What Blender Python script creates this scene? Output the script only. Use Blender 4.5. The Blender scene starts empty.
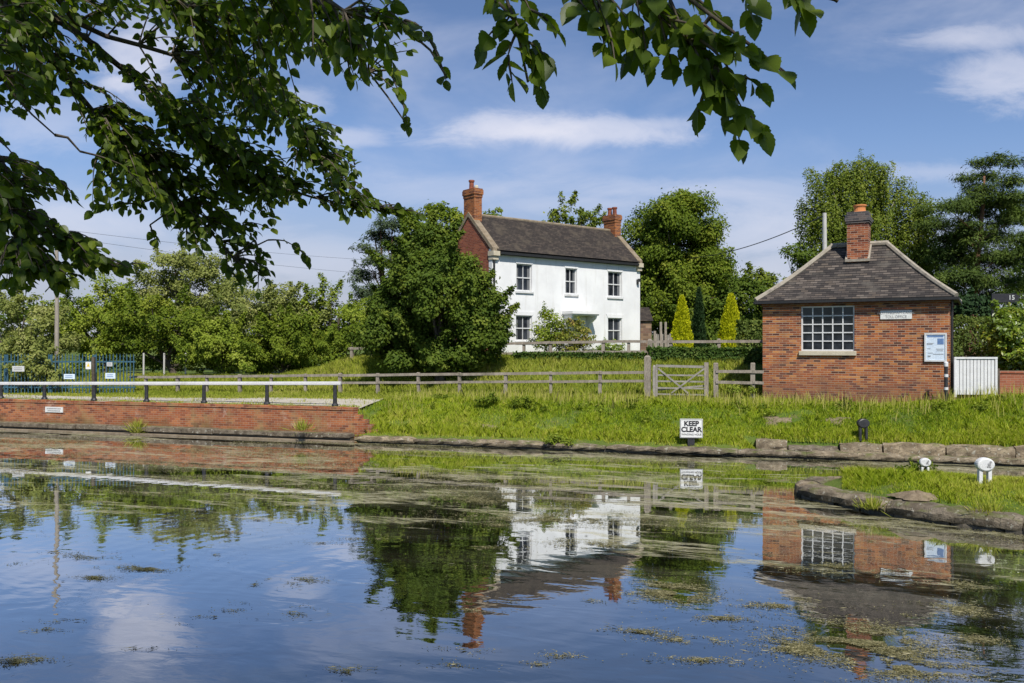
import bpy, math, random
import numpy as np
from mathutils import Vector, Matrix

random.seed(7)
RNG = np.random.default_rng(11)
scene = bpy.context.scene
COL = scene.collection
R = math.radians
PI = math.pi

# ------------------------------------------------------------------ camera
F, CX, HY, CZ = 850.0, 512.0, 345.0, 3.2
cam_d = bpy.data.cameras.new('camera')
cam = bpy.data.objects.new('camera', cam_d)
COL.objects.link(cam)
cam.location = (0, 0, CZ)
cam.rotation_euler = (R(90), 0, 0)
cam_d.sensor_width = 36.0
cam_d.lens = F * 36.0 / 1024.0
cam_d.shift_y = (HY - 341.5) / 1024.0
cam_d.clip_start = 0.1
cam_d.clip_end = 6000
scene.camera = cam


def W(px, py, D):
    return np.array([(px - CX) / F * D, D, CZ + (HY - py) / F * D])


# bank frame: u along the far bank (towards the right), v away from the water
A = R(16.7)
DU = np.array([math.cos(A), -math.sin(A)])
DV = np.array([math.sin(A), math.cos(A)])
P0 = np.array([1.46, 25.9])


def uv(u, v):
    u = np.asarray(u, float); v = np.asarray(v, float)
    return P0[0] + u * DU[0] + v * DV[0], P0[1] + u * DU[1] + v * DV[1]


def touv(x, y):
    return (x - P0[0]) * DU[0] + (y - P0[1]) * DU[1], (x - P0[0]) * DV[0] + (y - P0[1]) * DV[1]


def line_t(px, ox, oy, dx, dy):
    k = (px - CX) / F
    return (k * oy - ox) / (dx - k * dy)


def u_at(px, v):
    ox, oy = P0[0] + v * DV[0], P0[1] + v * DV[1]
    return float(line_t(px, ox, oy, DU[0], DU[1]))


def sstep(a, b, x):
    t = np.clip((np.asarray(x, float) - a) / (b - a), 0, 1)
    return t * t * (3 - 2 * t)


def vnoise(x, y, seed=0):
    """smooth value noise, numpy"""
    x = np.asarray(x, float); y = np.asarray(y, float)
    xi = np.floor(x).astype(np.int64); yi = np.floor(y).astype(np.int64)
    xf = x - xi; yf = y - yi
    def h(a, b):
        n = (a * 374761393 + b * 668265263 + seed * 982451653) & 0x7fffffff
        n = ((n ^ (n >> 13)) * 1274126177) & 0x7fffffff
        return ((n ^ (n >> 16)) & 0xffff) / 65535.0
    sx = xf * xf * (3 - 2 * xf); sy = yf * yf * (3 - 2 * yf)
    return (h(xi, yi) * (1 - sx) + h(xi + 1, yi) * sx) * (1 - sy) + (h(xi, yi + 1) * (1 - sx) + h(xi + 1, yi + 1) * sx) * sy


def fbm(x, y, seed=0, o=4):
    s = 0; a = .5; t = 0
    for i in range(o):
        s = s + a * vnoise(x * 2 ** i, y * 2 ** i, seed + i); t += a; a *= .55
    return s / t


WALL_END = -7.15


def ground_h(u, v):
    u = np.asarray(u, float); v = np.asarray(v, float)
    x, y = uv(u, v)
    tow = 1.08 + .14 * sstep(-20, -5, u) + .34 * sstep(9.0, 13.5, u) + .03 * np.clip(v - 3, 0, 3)
    # grass slope on the right (behind a second course of stones further along), level ground behind the brick wall on the left
    slope = .16 + (tow - .16) * np.clip((v - .3) / 2.7, 0, 1) ** .8
    k2 = sstep(5.2, 5.8, u)
    slope2 = np.where(v < .95, .08, .44 + (tow - .44) * np.clip((v - .95) / 2.1, 0, 1) ** .8)
    slope = slope * (1 - k2) + slope2 * k2
    left = np.where(v < .45, -1.2, np.minimum(tow, 1.03 + .05 * np.maximum(v, 0)))
    k = sstep(WALL_END - .3, WALL_END + .08, u)
    far = left * (1 - k) + slope * k
    plateau = 1.55 + (2.62 - 1.55) * sstep(-12.0, -6.0, x - .06 * (y - 37))
    rise = sstep(5.6, 10.2, v)
    far = np.where(v > 3, tow + (plateau - tow) * rise * np.where(x > 8.5, sstep(15, 10, x) * .6 + .4, 1), far)
    far = far + .06 * (fbm(u * .8, v * .8, 3) - .5) * sstep(.6, 1.5, v)
    far = far + 7.0 * sstep(90, 420, v)
    near = np.where(v < -23.2, 1.55 + .1 * (fbm(u * .3, v * .3, 5) - .5), -1.2)
    h = np.where(v < -.0, near, far)
    h = np.where((v >= 0) & (v < .25), -1.2, h)
    return h


def gz(x, y):
    u, v = touv(x, y)
    return float(ground_h(u, v))


# ------------------------------------------------------------------ object helpers
def set_props(o, label=None, cat=None, group=None, kind=None):
    if label: o['label'] = label
    if cat: o['category'] = cat
    if group: o['group'] = group
    if kind: o['kind'] = kind
    return o


def empty(name, loc, rz=0, label=None, cat=None, group=None):
    o = bpy.data.objects.new(name, None)
    o.empty_display_size = .2
    COL.objects.link(o)
    o.location = loc
    o.rotation_euler = (0, 0, rz)
    return set_props(o, label, cat, group)


def link(name, me, mat=None, parent=None):
    o = bpy.data.objects.new(name, me)
    COL.objects.link(o)
    if mat is not None and not me.materials: me.materials.append(mat)
    if parent is not None: o.parent = parent
    return o


def np_mesh(name, V, Fc, smooth=False, uvs=None, tint=None):
    """Fc: (n,k) int array, constant k"""
    me = bpy.data.meshes.new(name)
    V = np.ascontiguousarray(V, np.float32); Fc = np.ascontiguousarray(Fc, np.int32)
    n, k = Fc.shape
    me.vertices.add(len(V)); me.vertices.foreach_set('co', V.ravel())
    me.loops.add(n * k); me.loops.foreach_set('vertex_index', Fc.ravel())
    me.polygons.add(n); me.polygons.foreach_set('loop_start', np.arange(n, dtype=np.int32) * k)
    if uvs is not None:
        l = me.uv_layers.new(name='UVMap'); l.data.foreach_set('uv', np.ascontiguousarray(uvs, np.float32).ravel())
    if tint is not None:
        a = me.attributes.new('tint', 'FLOAT', 'FACE'); a.data.foreach_set('value', np.ascontiguousarray(tint, np.float32))
    me.update(calc_edges=True)
    if smooth: me.polygons.foreach_set('use_smooth', np.ones(n, bool))
    return me


class MB:
    def __init__(s): s.v = []; s.f = []; s.uv = {}
    def quad(s, a, b, c, d, uv=None):
        i = len(s.v); s.v += [tuple(a), tuple(b), tuple(c), tuple(d)]; s.f.append((i, i + 1, i + 2, i + 3))
        if uv: s.uv[len(s.f) - 1] = uv
    def poly(s, pts, uv=None):
        i = len(s.v); s.v += [tuple(p) for p in pts]; s.f.append(tuple(range(i, i + len(pts))))
        if uv: s.uv[len(s.f) - 1] = uv
    def box(s, x0, x1, y0, y1, z0, z1, jit=0):
        c = [(x, y, z) for z in (z0, z1) for x, y in ((x0, y0), (x1, y0), (x1, y1), (x0, y1))]
        if jit: c = [tuple(k + random.uniform(-jit, jit) for k in p) for p in c]
        i = len(s.v); s.v += c
        s.f += [tuple(i + k for k in q) for q in ((3, 2, 1, 0), (4, 5, 6, 7), (0, 1, 5, 4), (1, 2, 6, 5), (2, 3, 7, 6), (3, 0, 4, 7))]
    def bar(s, p, q, w, h, up=(0, 0, 1)):
        p = Vector(p); q = Vector(q); d = (q - p).normalized(); up = Vector(up)
        sd = d.cross(up)
        if sd.length < 1e-4: sd = d.cross(Vector((0, 1, 0)))
        sd.normalize(); u2 = sd.cross(d).normalized()
        i = len(s.v)
        for e in (p, q):
            for a, b in ((-1, -1), (1, -1), (1, 1), (-1, 1)):
                s.v.append(tuple(e + sd * a * w / 2 + u2 * b * h / 2))
        s.f += [tuple(i + k for k in t) for t in ((0, 1, 2, 3), (7, 6, 5, 4), (0, 4, 5, 1), (1, 5, 6, 2), (2, 6, 7, 3), (3, 7, 4, 0))]
    def tube(s, pts, rad, n=8, cap=True):
        pts = [Vector(p) for p in pts]; base = len(s.v)
        ref = Vector((.31, .17, .93))
        for k, p in enumerate(pts):
            d = (pts[min(k + 1, len(pts) - 1)] - pts[max(k - 1, 0)]).normalized()
            a = d.cross(ref)
            if a.length < .1: a = d.cross(Vector((1, 0, 0)))
            a.normalize(); b = d.cross(a)
            r = rad[k] if hasattr(rad, '__len__') else rad
            for j in range(n):
                t = 2 * PI * j / n
                s.v.append(tuple(p + a * math.cos(t) * r + b * math.sin(t) * r))
        for k in range(len(pts) - 1):
            for j in range(n):
                a0 = base + k * n + j; a1 = base + k * n + (j + 1) % n
                s.f.append((a0, a1, a1 + n, a0 + n))
        if cap:
            s.f.append(tuple(base + j for j in range(n))[::-1]); m = base + (len(pts) - 1) * n
            s.f.append(tuple(m + j for j in range(n)))
    def lathe(s, prof, n=20, c=(0, 0, 0), sy=1.0):
        base = len(s.v)
        for r, z in prof:
            for j in range(n):
                t = 2 * PI * j / n
                s.v.append((c[0] + r * math.cos(t), c[1] + sy * r * math.sin(t), c[2] + z))
        for k in range(len(prof) - 1):
            for j in range(n):
                a0 = base + k * n + j; a1 = base + k * n + (j + 1) % n
                s.f.append((a0, a1, a1 + n, a0 + n))
        s.f.append(tuple(base + j for j in range(n))[::-1]); m = base + (len(prof) - 1) * n
        s.f.append(tuple(m + j for j in range(n)))
    def build(s, name, mat, parent=None, bevel=0, smooth=False):
        me = bpy.data.meshes.new(name); me.from_pydata(s.v, [], s.f)
        if s.uv:
            l = me.uv_layers.new(name='UVMap')
            for fi, uvl in s.uv.items():
                for k, li in enumerate(me.polygons[fi].loop_indices): l.data[li].uv = uvl[k]
        me.update()
        if smooth:
            for p in me.polygons: p.use_smooth = True
        o = link(name, me, mat, parent)
        if bevel:
            m = o.modifiers.new('bevel', 'BEVEL'); m.width = bevel; m.segments = 2; m.limit_method = 'ANGLE'
        return o


def panel(mb, x0, x1, z0, z1, holes, y0, y1):
    """upright wall sheet with rectangular openings, front at y0, back at y1"""
    xs = sorted({x0, x1, *[h[0] for h in holes], *[h[1] for h in holes]})
    zs = sorted({z0, z1, *[h[2] for h in holes], *[h[3] for h in holes]})
    def solid(i, j):
        if i < 0 or j < 0 or i >= len(xs) - 1 or j >= len(zs) - 1: return False
        cx = (xs[i] + xs[i + 1]) / 2; cz = (zs[j] + zs[j + 1]) / 2
        return not any(h[0] < cx < h[1] and h[2] < cz < h[3] for h in holes)
    for i in range(len(xs) - 1):
        for j in range(len(zs) - 1):
            if not solid(i, j): continue
            a, b, c, d = xs[i], xs[i + 1], zs[j], zs[j + 1]
            mb.quad((a, y0, c), (b, y0, c), (b, y0, d), (a, y0, d))
            mb.quad((b, y1, c), (a, y1, c), (a, y1, d), (b, y1, d))
            if not solid(i - 1, j): mb.quad((a, y1, c), (a, y0, c), (a, y0, d), (a, y1, d))
            if not solid(i + 1, j): mb.quad((b, y0, c), (b, y1, c), (b, y1, d), (b, y0, d))
            if not solid(i, j - 1): mb.quad((a, y1, c), (b, y1, c), (b, y0, c), (a, y0, c))
            if not solid(i, j + 1): mb.quad((a, y0, d), (b, y0, d), (b, y1, d), (a, y1, d))


def text(body, size, mat, parent, loc, rot=(PI / 2, 0, 0), name='lettering', bold=0.0, sx=1.0, spacing=1.0):
    cu = bpy.data.curves.new(name, 'FONT'); cu.body = body; cu.size = size; cu.align_x = 'CENTER'; cu.align_y = 'CENTER'
    cu.extrude = .002; cu.offset = bold; cu.space_character = spacing
    t = bpy.data.objects.new(name, cu); COL.objects.link(t)
    bpy.context.view_layer.update()
    me = bpy.data.meshes.new_from_object(t.evaluated_get(bpy.context.evaluated_depsgraph_get()))
    bpy.data.objects.remove(t)
    o = link(name, me, mat, parent); o.location = loc; o.rotation_euler = rot; o.scale = (sx, 1, 1)
    return o


# ------------------------------------------------------------------ materials
class NT:
    def __init__(s, name, world=None):
        if world is None:
            s.m = bpy.data.materials.new(name); s.m.use_nodes = True
        else: s.m = world
        s.t = s.m.node_tree; s.t.nodes.clear()
    def n(s, typ, **kw):
        nd = s.t.nodes.new(typ)
        for k, v in kw.items():
            if k in ('inp',):
                for a, b in v.items():
                    if isinstance(b, bpy.types.NodeSocket): s.t.links.new(b, nd.inputs[a])
                    else: nd.inputs[a].default_value = b
            else: setattr(nd, k, v)
        return nd
    def math(s, op, a, b=0.0, c=0.0, clamp=False):
        nd = s.n('ShaderNodeMath', operation=op, use_clamp=clamp)
        for i, k in enumerate((a, b, c)):
            if isinstance(k, bpy.types.NodeSocket): s.t.links.new(k, nd.inputs[i])
            else: nd.inputs[i].default_value = k
        return nd.outputs[0]
    def mix(s, fac, a, b, blend='MIX'):
        nd = s.n('ShaderNodeMix', data_type='RGBA', blend_type=blend)
        for i, k in ((0, fac), (6, a), (7, b)):
            if isinstance(k, bpy.types.NodeSocket): s.t.links.new(k, nd.inputs[i])
            else: nd.inputs[i].default_value = k if i == 0 else (*k, 1) if len(k) == 3 else k
        return nd.outputs[2]
    def noise(s, scale, detail=4, vec=None, rough=.55, dist=0.0, dim='3D'):
        nd = s.n('ShaderNodeTexNoise', noise_dimensions=dim)
        nd.inputs['Scale'].default_value = scale; nd.inputs['Detail'].default_value = detail
        nd.inputs['Roughness'].default_value = rough; nd.inputs['Distortion'].default_value = dist
        if vec is not None: s.t.links.new(vec, nd.inputs['Vector'])
        return nd.outputs['Fac']
    def ramp(s, fac, stops, interp='LINEAR'):
        nd = s.n('ShaderNodeValToRGB'); cr = nd.color_ramp; cr.interpolation = interp
        while len(cr.elements) < len(stops): cr.elements.new(.5)
        for e, (p, c) in zip(cr.elements, stops):
            e.position = p; e.color = (*c, 1) if len(c) == 3 else c
        s.t.links.new(fac, nd.inputs[0])
        return nd.outputs[0]
    def smooth(s, x, a, b):
        nd = s.n('ShaderNodeMapRange', interpolation_type='SMOOTHSTEP')
        s.t.links.new(x, nd.inputs['Value'])
        for k, v in (('From Min', a), ('From Max', b)):
            if isinstance(v, bpy.types.NodeSocket): s.t.links.new(v, nd.inputs[k])
            else: nd.inputs[k].default_value = v
        return nd.outputs[0]
    def coord(s, which='Object'): return s.n('ShaderNodeTexCoord').outputs[which]
    def sep(s, v): return s.n('ShaderNodeSeparateXYZ', inp={0: v}).outputs
    def comb(s, x, y, z=0.0):
        nd = s.n('ShaderNodeCombineXYZ')
        for i, k in enumerate((x, y, z)):
            if isinstance(k, bpy.types.NodeSocket): s.t.links.new(k, nd.inputs[i])
            else: nd.inputs[i].default_value = k
        return nd.outputs[0]
    def bump(s, h, strength=.4, dist=.02, normal=None):
        nd = s.n('ShaderNodeBump', inp={'Height': h, 'Strength': strength, 'Distance': dist})
        if normal is not None: s.t.links.new(normal, nd.inputs['Normal'])
        return nd.outputs[0]
    def pbsdf(s, col, rough=.8, normal=None, spec=.3, **kw):
        nd = s.n('ShaderNodeBsdfPrincipled')
        for k, v in (('Base Color', col), ('Roughness', rough), ('Specular IOR Level', spec)):
            if isinstance(v, bpy.types.NodeSocket): s.t.links.new(v, nd.inputs[k])
            else: nd.inputs[k].default_value = (*v, 1) if hasattr(v, '__len__') and len(v) == 3 else v
        if normal is not None: s.t.links.new(normal, nd.inputs['Normal'])
        for k, v in kw.items(): nd.inputs[k].default_value = v
        return nd.outputs[0]
    def out(s, sh):
        o = s.n('ShaderNodeOutputMaterial'); s.t.links.new(sh, o.inputs[0]); return s.m


def m_noisy(name, c1, c2, scale=6, rough=.8, spec=.25, bump=.3, c3=None, fine=40, stretch=None, metal=0, vary=0):
    t = NT(name); co = t.coord()
    if stretch:
        co = t.n('ShaderNodeMapping', inp={'Vector': co, 'Scale': stretch}).outputs[0]
    n1 = t.noise(scale, 5, co); n2 = t.noise(fine, 3, co)
    col = t.mix(t.smooth(n1, .35, .68), c1, c2)
    if c3: col = t.mix(t.smooth(t.noise(scale * .45, 6, co), .55, .7), col, c3)
    col = t.mix(.35, col, t.ramp(n2, [(.3, tuple(k * .6 for k in c1)), (.7, tuple(min(1, k * 1.25) for k in c2))]))
    if vary:
        rnd = t.n('ShaderNodeObjectInfo').outputs['Random']
        col = t.mix(1.0, col, t.ramp(rnd, [(0, (1 - vary,) * 3), (1, (1 + vary, 1 + vary * .9, 1 + vary * .75))]), 'MULTIPLY')
    return t.out(t.pbsdf(col, rough, t.bump(n2, bump, .01 if not vary else .03), spec, Metallic=metal))


def m_brick(name, cols, mortar, bw=.225, bh=.075, dirt=None, base=None, damp_z=.55, salt=None, soot=None, uvmap=False, weath=.5, gap=.0055):
    t = NT(name)
    if uvmap:
        x, z, _ = t.sep(t.coord('UV'))
    else:
        x0, y0, z = t.sep(t.coord()); x = t.math('ADD', x0, y0)
    row = t.math('FLOOR', t.math('DIVIDE', z, bh))
    half = t.math('MULTIPLY', t.math('MODULO', t.math('ABSOLUTE', row), 2.0), .5)
    xx = t.math('ADD', t.math('DIVIDE', x, bw), half)
    cell = t.math('FLOOR', xx)
    wn = t.n('ShaderNodeTexWhiteNoise', noise_dimensions='2D', inp={'Vector': t.comb(cell, row)}).outputs['Value']
    fx = t.math('FRACT', xx); fz = t.math('FRACT', t.math('DIVIDE', z, bh))
    mx = t.math('LESS_THAN', t.math('ABSOLUTE', t.math('SUBTRACT', fx, .5)), .5 - .005 / bw)
    mz = t.math('LESS_THAN', t.math('ABSOLUTE', t.math('SUBTRACT', fz, .5)), .5 - gap / bh)
    isb = t.math('MULTIPLY', mx, mz)
    k = len(cols)
    bc = t.ramp(wn, [(i / k, c) for i, c in enumerate(cols)], 'CONSTANT')
    co = t.coord()
    big = t.noise(.9, 4, co); fine = t.noise(30, 4, co)
    bc = t.mix(t.smooth(big, .42, .7), bc, t.mix(.5, bc, cols[0]))
    bc = t.mix(t.math('MULTIPLY', fine, .32), bc, tuple(c * .5 for c in cols[k // 2]))
    col = t.mix(isb, mortar, bc)
    if dirt:
        col = t.mix(t.math('MULTIPLY', t.smooth(t.noise(1.7, 6, co), .5, .72), weath), col, dirt)
    if salt:
        col = t.mix(t.math('MULTIPLY', t.smooth(t.noise(1.15, 7, co, .68), .60, .72), .55), col, salt)
    if soot:
        col = t.mix(t.math('MULTIPLY', t.smooth(t.math('MULTIPLY_ADD', t.noise(1.6, 5, co), .5, z), soot - .35, soot + .25), .5), col, (.05, .035, .03))
    if base:
        damp = t.math('MULTIPLY', t.smooth(t.math('MULTIPLY_ADD', t.noise(1.3, 5, co), 1.1, t.math('SUBTRACT', z, damp_z)), 1.25 if damp_z > .5 else .85, .35), .62)
        col = t.mix(damp, col, base)
    nrm = t.bump(t.math('ADD', t.math('MULTIPLY', isb, .6), t.math('MULTIPLY', fine, .4)), .5, .012)
    return t.out(t.pbsdf(col, .88, nrm, .2))


def m_leaf(name, c1, c2, c3=None, trans=.3, rough=.6, spec=.10):
    t = NT(name)
    a = t.n('ShaderNodeAttribute', attribute_name='tint').outputs['Fac']
    stops = [(0, c1), (.55, c2), (1, c3 or c2)]
    col = t.ramp(a, stops)
    p = t.pbsdf(col, rough, None, spec)
    tr = t.n('ShaderNodeBsdfTranslucent', inp={'Color': t.mix(1.0, col, (1.25, 1.3, .45), 'MULTIPLY')}).outputs[0]
    mx = t.n('ShaderNodeMixShader', inp={0: trans, 1: p, 2: tr})
    return t.out(mx.outputs[0])


M = {}
M['brick_toll'] = m_brick('orange_red_brick', [(.085, .035, .025), (.32, .10, .035), (.50, .165, .045), (.38, .11, .035), (.58, .25, .08), (.26, .075, .035), (.42, .155, .055), (.17, .055, .035), (.40, .12, .04), (.48, .18, .05)], (.42, .32, .23), dirt=(.20, .11, .075), weath=.4, base=(.15, .075, .055), gap=.0075, salt=(.50, .36, .27), soot=3.75)
M['brick_chim'] = m_brick('red_chimney_brick', [(.10, .03, .02), (.30, .09, .04), (.36, .12, .05), (.22, .06, .03), (.40, .15, .07)], (.42, .34, .26))
M['brick_dark'] = m_brick('blue_grey_brick', [(.06, .055, .06), (.10, .09, .09), (.14, .11, .10)], (.2, .18, .16))
M['brick_house'] = m_brick('gable_brick', [(.20, .06, .035), (.28, .085, .045), (.34, .11, .055), (.24, .07, .04)], (.30, .2, .15))
M['brick_hchim'] = m_brick('house_chimney_brick', [(.20, .07, .03), (.32, .105, .035), (.38, .14, .045), (.13, .045, .03)], (.3, .2, .13))
M['brick_quay'] = m_brick('quay_brick', [(.24, .075, .035), (.36, .115, .045), (.30, .09, .04), (.43, .16, .065), (.16, .055, .035), (.33, .13, .06)], (.34, .25, .18), dirt=(.30, .22, .10), weath=.6, salt=(.52, .42, .33), base=(.10, .075, .03), damp_z=.28)
M['brick_wall'] = m_brick('garden_wall_brick', [(.28, .09, .05), (.36, .13, .07), (.32, .11, .06)], (.33, .22, .16))
M['rubble'] = m_brick('rubble_stone', [(.14, .09, .06), (.24, .16, .10), (.3, .2, .13), (.18, .11, .08)], (.22, .18, .14), .28, .14)
M['slate'] = m_brick('slate_roof', [(.042, .036, .033), (.088, .073, .062), (.062, .053, .047), (.145, .12, .10), (.03, .027, .026), (.077, .066, .059), (.105, .085, .068)], (.012, .011, .012), .24, .125, gap=.016, dirt=(.15, .135, .11), uvmap=True, weath=.4)
M['tiles'] = m_brick('dark_tile_roof', [(.042, .034, .029), (.064, .052, .043), (.052, .043, .036), (.084, .066, .052)], (.014, .012, .012), .18, .11, gap=.016, dirt=(.105, .085, .06), uvmap=True, weath=.45)
M['render'] = m_noisy('white_render', (.70, .70, .695), (.76, .76, .755), 1.2, .9, .15, .25, c3=(.74, .735, .72))
def m_render():
    t = NT('limewashed_render'); co = t.coord(); x, y, z = t.sep(co)
    n1 = t.noise(.9, 6, co, .6); st = t.noise(1.0, 6, t.comb(t.math('MULTIPLY', x, 3.2), y, t.math('MULTIPLY', z, .35)), .65); n3 = t.noise(24, 4, co)
    col = t.mix(t.smooth(n1, .38, .66), (.69, .69, .685), (.765, .765, .755))
    col = t.mix(t.math('MULTIPLY', t.smooth(st, .52, .70), .48), col, (.52, .50, .45))
    damp = t.smooth(t.math('MULTIPLY_ADD', n1, 1.2, t.math('SUBTRACT', z, .5)), .95, .2)
    col = t.mix(t.math('MULTIPLY', damp, .45), col, (.42, .42, .34))
    return t.out(t.pbsdf(col, .92, t.bump(t.math('ADD', t.math('MULTIPLY', n3, .5), n1), .35, .02), .12))
M['render'] = m_render()
M['white'] = m_noisy('white_paint', (.58, .58, .575), (.67, .67, .66), 4, .6, .3, .2, c3=(.44, .43, .39))
M['cream'] = m_noisy('cream_stone', (.46, .40, .29), (.56, .50, .38), 5, .85, .2, .3, c3=(.36, .31, .22))
M['coping'] = m_noisy('lichen_coping', (.17, .13, .085), (.28, .23, .165), 5, .9, .2, .5, c3=(.20, .15, .08))
M['mortar'] = m_noisy('hip_mortar', (.26, .23, .18), (.36, .32, .26), 6, .9, .2, .5, c3=(.13, .11, .09))
M['stone'] = m_noisy('canal_stone', (.115, .092, .064), (.245, .20, .145), 4.2, .95, .15, 1.0, c3=(.06, .052, .035), fine=16, vary=.3)
def m_stone():
    t = NT('weathered_canal_stone'); co = t.coord()
    geo = t.n('ShaderNodeNewGeometry'); z = t.sep(geo.outputs['Position'])[2]; nz = t.sep(geo.outputs['Normal'])[2]
    rnd = t.n('ShaderNodeObjectInfo').outputs['Random']
    n1 = t.noise(3.5, 6, co, .65); n2 = t.noise(14, 5, co, .7); n3 = t.noise(45, 3, co)
    col = t.mix(t.smooth(n1, .35, .65), (.13, .105, .075), (.31, .26, .19))
    col = t.mix(1.0, col, t.ramp(rnd, [(0, (.72, .72, .74)), (1, (1.22, 1.16, 1.05))]), 'MULTIPLY')
    col = t.mix(t.math('MULTIPLY', t.smooth(n2, .52, .66), .75), col, (.055, .048, .034))
    lich = t.smooth(t.noise(9, 5, co, .6), .60, .66)
    col = t.mix(t.math('MULTIPLY', lich, .7), col, (.46, .44, .36))
    moss = t.math('MULTIPLY', t.smooth(t.noise(2.6, 6, co, .6), .48, .62), t.smooth(nz, .2, .9))
    col = t.mix(t.math('MULTIPLY', moss, .75), col, (.10, .115, .030))
    vor = t.n('ShaderNodeTexVoronoi', feature='DISTANCE_TO_EDGE', inp={'Vector': t.n('ShaderNodeMapping', inp={'Vector': co, 'Scale': (1.0, 1.0, 2.2)}).outputs[0], 'Scale': 2.4}).outputs['Distance']
    crack = t.math('MULTIPLY', t.smooth(vor, .022, .004), t.smooth(n1, .45, .6))
    col = t.mix(t.math('MULTIPLY', crack, .4), col, (.04, .034, .024))
    tide = t.smooth(t.math('MULTIPLY_ADD', n2, .16, z), .24, .10)
    col = t.mix(t.math('MULTIPLY', tide, .8), col, (.035, .034, .020))
    h = t.math('ADD', t.math('MULTIPLY', n2, .8), t.math('ADD', t.math('MULTIPLY', n3, .35), t.math('MULTIPLY', crack, -.35)))
    return t.out(t.pbsdf(col, .92, t.bump(h, 1.0, .035), .15))
M['stone'] = m_stone()
M['stone_wet'] = m_noisy('wet_stone', (.06, .055, .04), (.12, .10, .07), 5, .6, .4, .8, fine=20)
M['wood'] = m_noisy('weathered_wood', (.20, .17, .135), (.33, .285, .235), 5, .9, .15, .5, c3=(.13, .115, .085), stretch=(1, 1, .3))
M['oldwood'] = m_noisy('grey_wood', (.22, .20, .17), (.34, .31, .28), 6, .9, .15, .4)
M['black'] = m_noisy('black_iron', (.012, .012, .013), (.03, .03, .032), 8, .45, .5, .15)
M['gutter'] = m_noisy('black_gutter', (.012, .012, .012), (.025, .024, .024), 8, .5, .4, .1)
M['terracotta'] = m_noisy('terracotta', (.48, .17, .06), (.58, .24, .09), 6, .8, .25, .2)
M['pot_dark'] = m_noisy('sooty_pot', (.20, .06, .035), (.28, .09, .05), 6, .8, .25, .2, c3=(.05, .03, .025))
M['blue'] = m_noisy('blue_paint', (.03, .085, .125), (.05, .12, .17), 5, .45, .4, .1)
M['sign'] = m_noisy('sign_white', (.66, .66, .63), (.74, .74, .71), 5, .6, .3, .1, c3=(.58, .56, .50))
M['signdull'] = m_noisy('weathered_plate', (.42, .43, .42), (.56, .56, .54), 5, .6, .2, .05)
M['signblue'] = m_noisy('faded_board', (.56, .66, .78), (.66, .74, .83), 5, .5, .3, .05)
M['ink'] = m_noisy('ink', (.02, .02, .025), (.035, .035, .04), 9, .6, .2, .05)
M['inkgrey'] = m_noisy('faded_ink', (.22, .22, .22), (.30, .30, .30), 9, .6, .2, .05)
M['inkblue'] = m_noisy('blue_ink', (.10, .18, .36), (.16, .25, .44), 9, .6, .2, .05)
M['yellow'] = m_noisy('yellow_ink', (.7, .5, .03), (.75, .55, .05), 9, .6, .2, .05)
M['bark'] = m_noisy('bark', (.06, .048, .036), (.12, .10, .08), 5, .95, .1, .9, stretch=(1, 1, .3))
M['bark_pale'] = m_noisy('pale_bark', (.22, .20, .17), (.40, .37, .33), 5, .95, .1, .6, stretch=(1, 1, 1.5))
M['bark_pine'] = m_noisy('pine_bark', (.12, .065, .04), (.20, .11, .07), 5, .95, .1, .8)
M['pole'] = m_noisy('pole_wood', (.25, .22, .18), (.34, .30, .25), 4, .9, .15, .4, stretch=(1, 1, .2))
M['concrete'] = m_noisy('pale_concrete', (.42, .41, .38), (.52, .50, .47), 4, .9, .2, .3)
M['grit'] = m_noisy('path_grit', (.36, .325, .265), (.47, .43, .365), 1.5, .95, .1, .5, c3=(.34, .31, .2), fine=25)


def m_glass():
    t = NT('window_glass'); co = t.coord()
    n = t.noise(1.6, 3, co)
    col = t.mix(t.smooth(n, .4, .65), (.010, .012, .016), (.035, .04, .05))
    nrm = t.bump(t.noise(2.5, 2, co), .04, .02)
    return t.out(t.pbsdf(col, .05, nrm, .22))
M['glass'] = m_glass()
M['curtain'] = m_noisy('net_curtain', (.10, .11, .12), (.19, .19, .19), 9, .9, .1, .2, stretch=(4, 1, .3))


def m_ground():
    t = NT('earth_and_turf'); co = t.coord()
    n1 = t.noise(.35, 5, co); n2 = t.noise(3.5, 5, co); n3 = t.noise(22, 3, co)
    col = t.mix(t.smooth(n1, .35, .65), (.085, .135, .022), (.13, .17, .035))
    col = t.mix(t.smooth(n2, .52, .72), col, (.16, .15, .06))
    col = t.mix(t.math('MULTIPLY', n3, .6), col, (.05, .075, .015))
    return t.out(t.pbsdf(col, .95, t.bump(t.math('ADD', n2, n3), .6, .05), .1))
M['ground'] = m_ground()
M['grass'] = m_leaf('bank_grass', (.15, .235, .015), (.34, .42, .015), (.54, .50, .11), trans=.3, rough=.6, spec=.25)
M['grass_dry'] = m_leaf('seeding_grass', (0.2, 0.26, 0.02), (0.34, 0.37, 0.045), (0.54, 0.46, 0.17), trans=.3, rough=.7, spec=.2)


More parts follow.
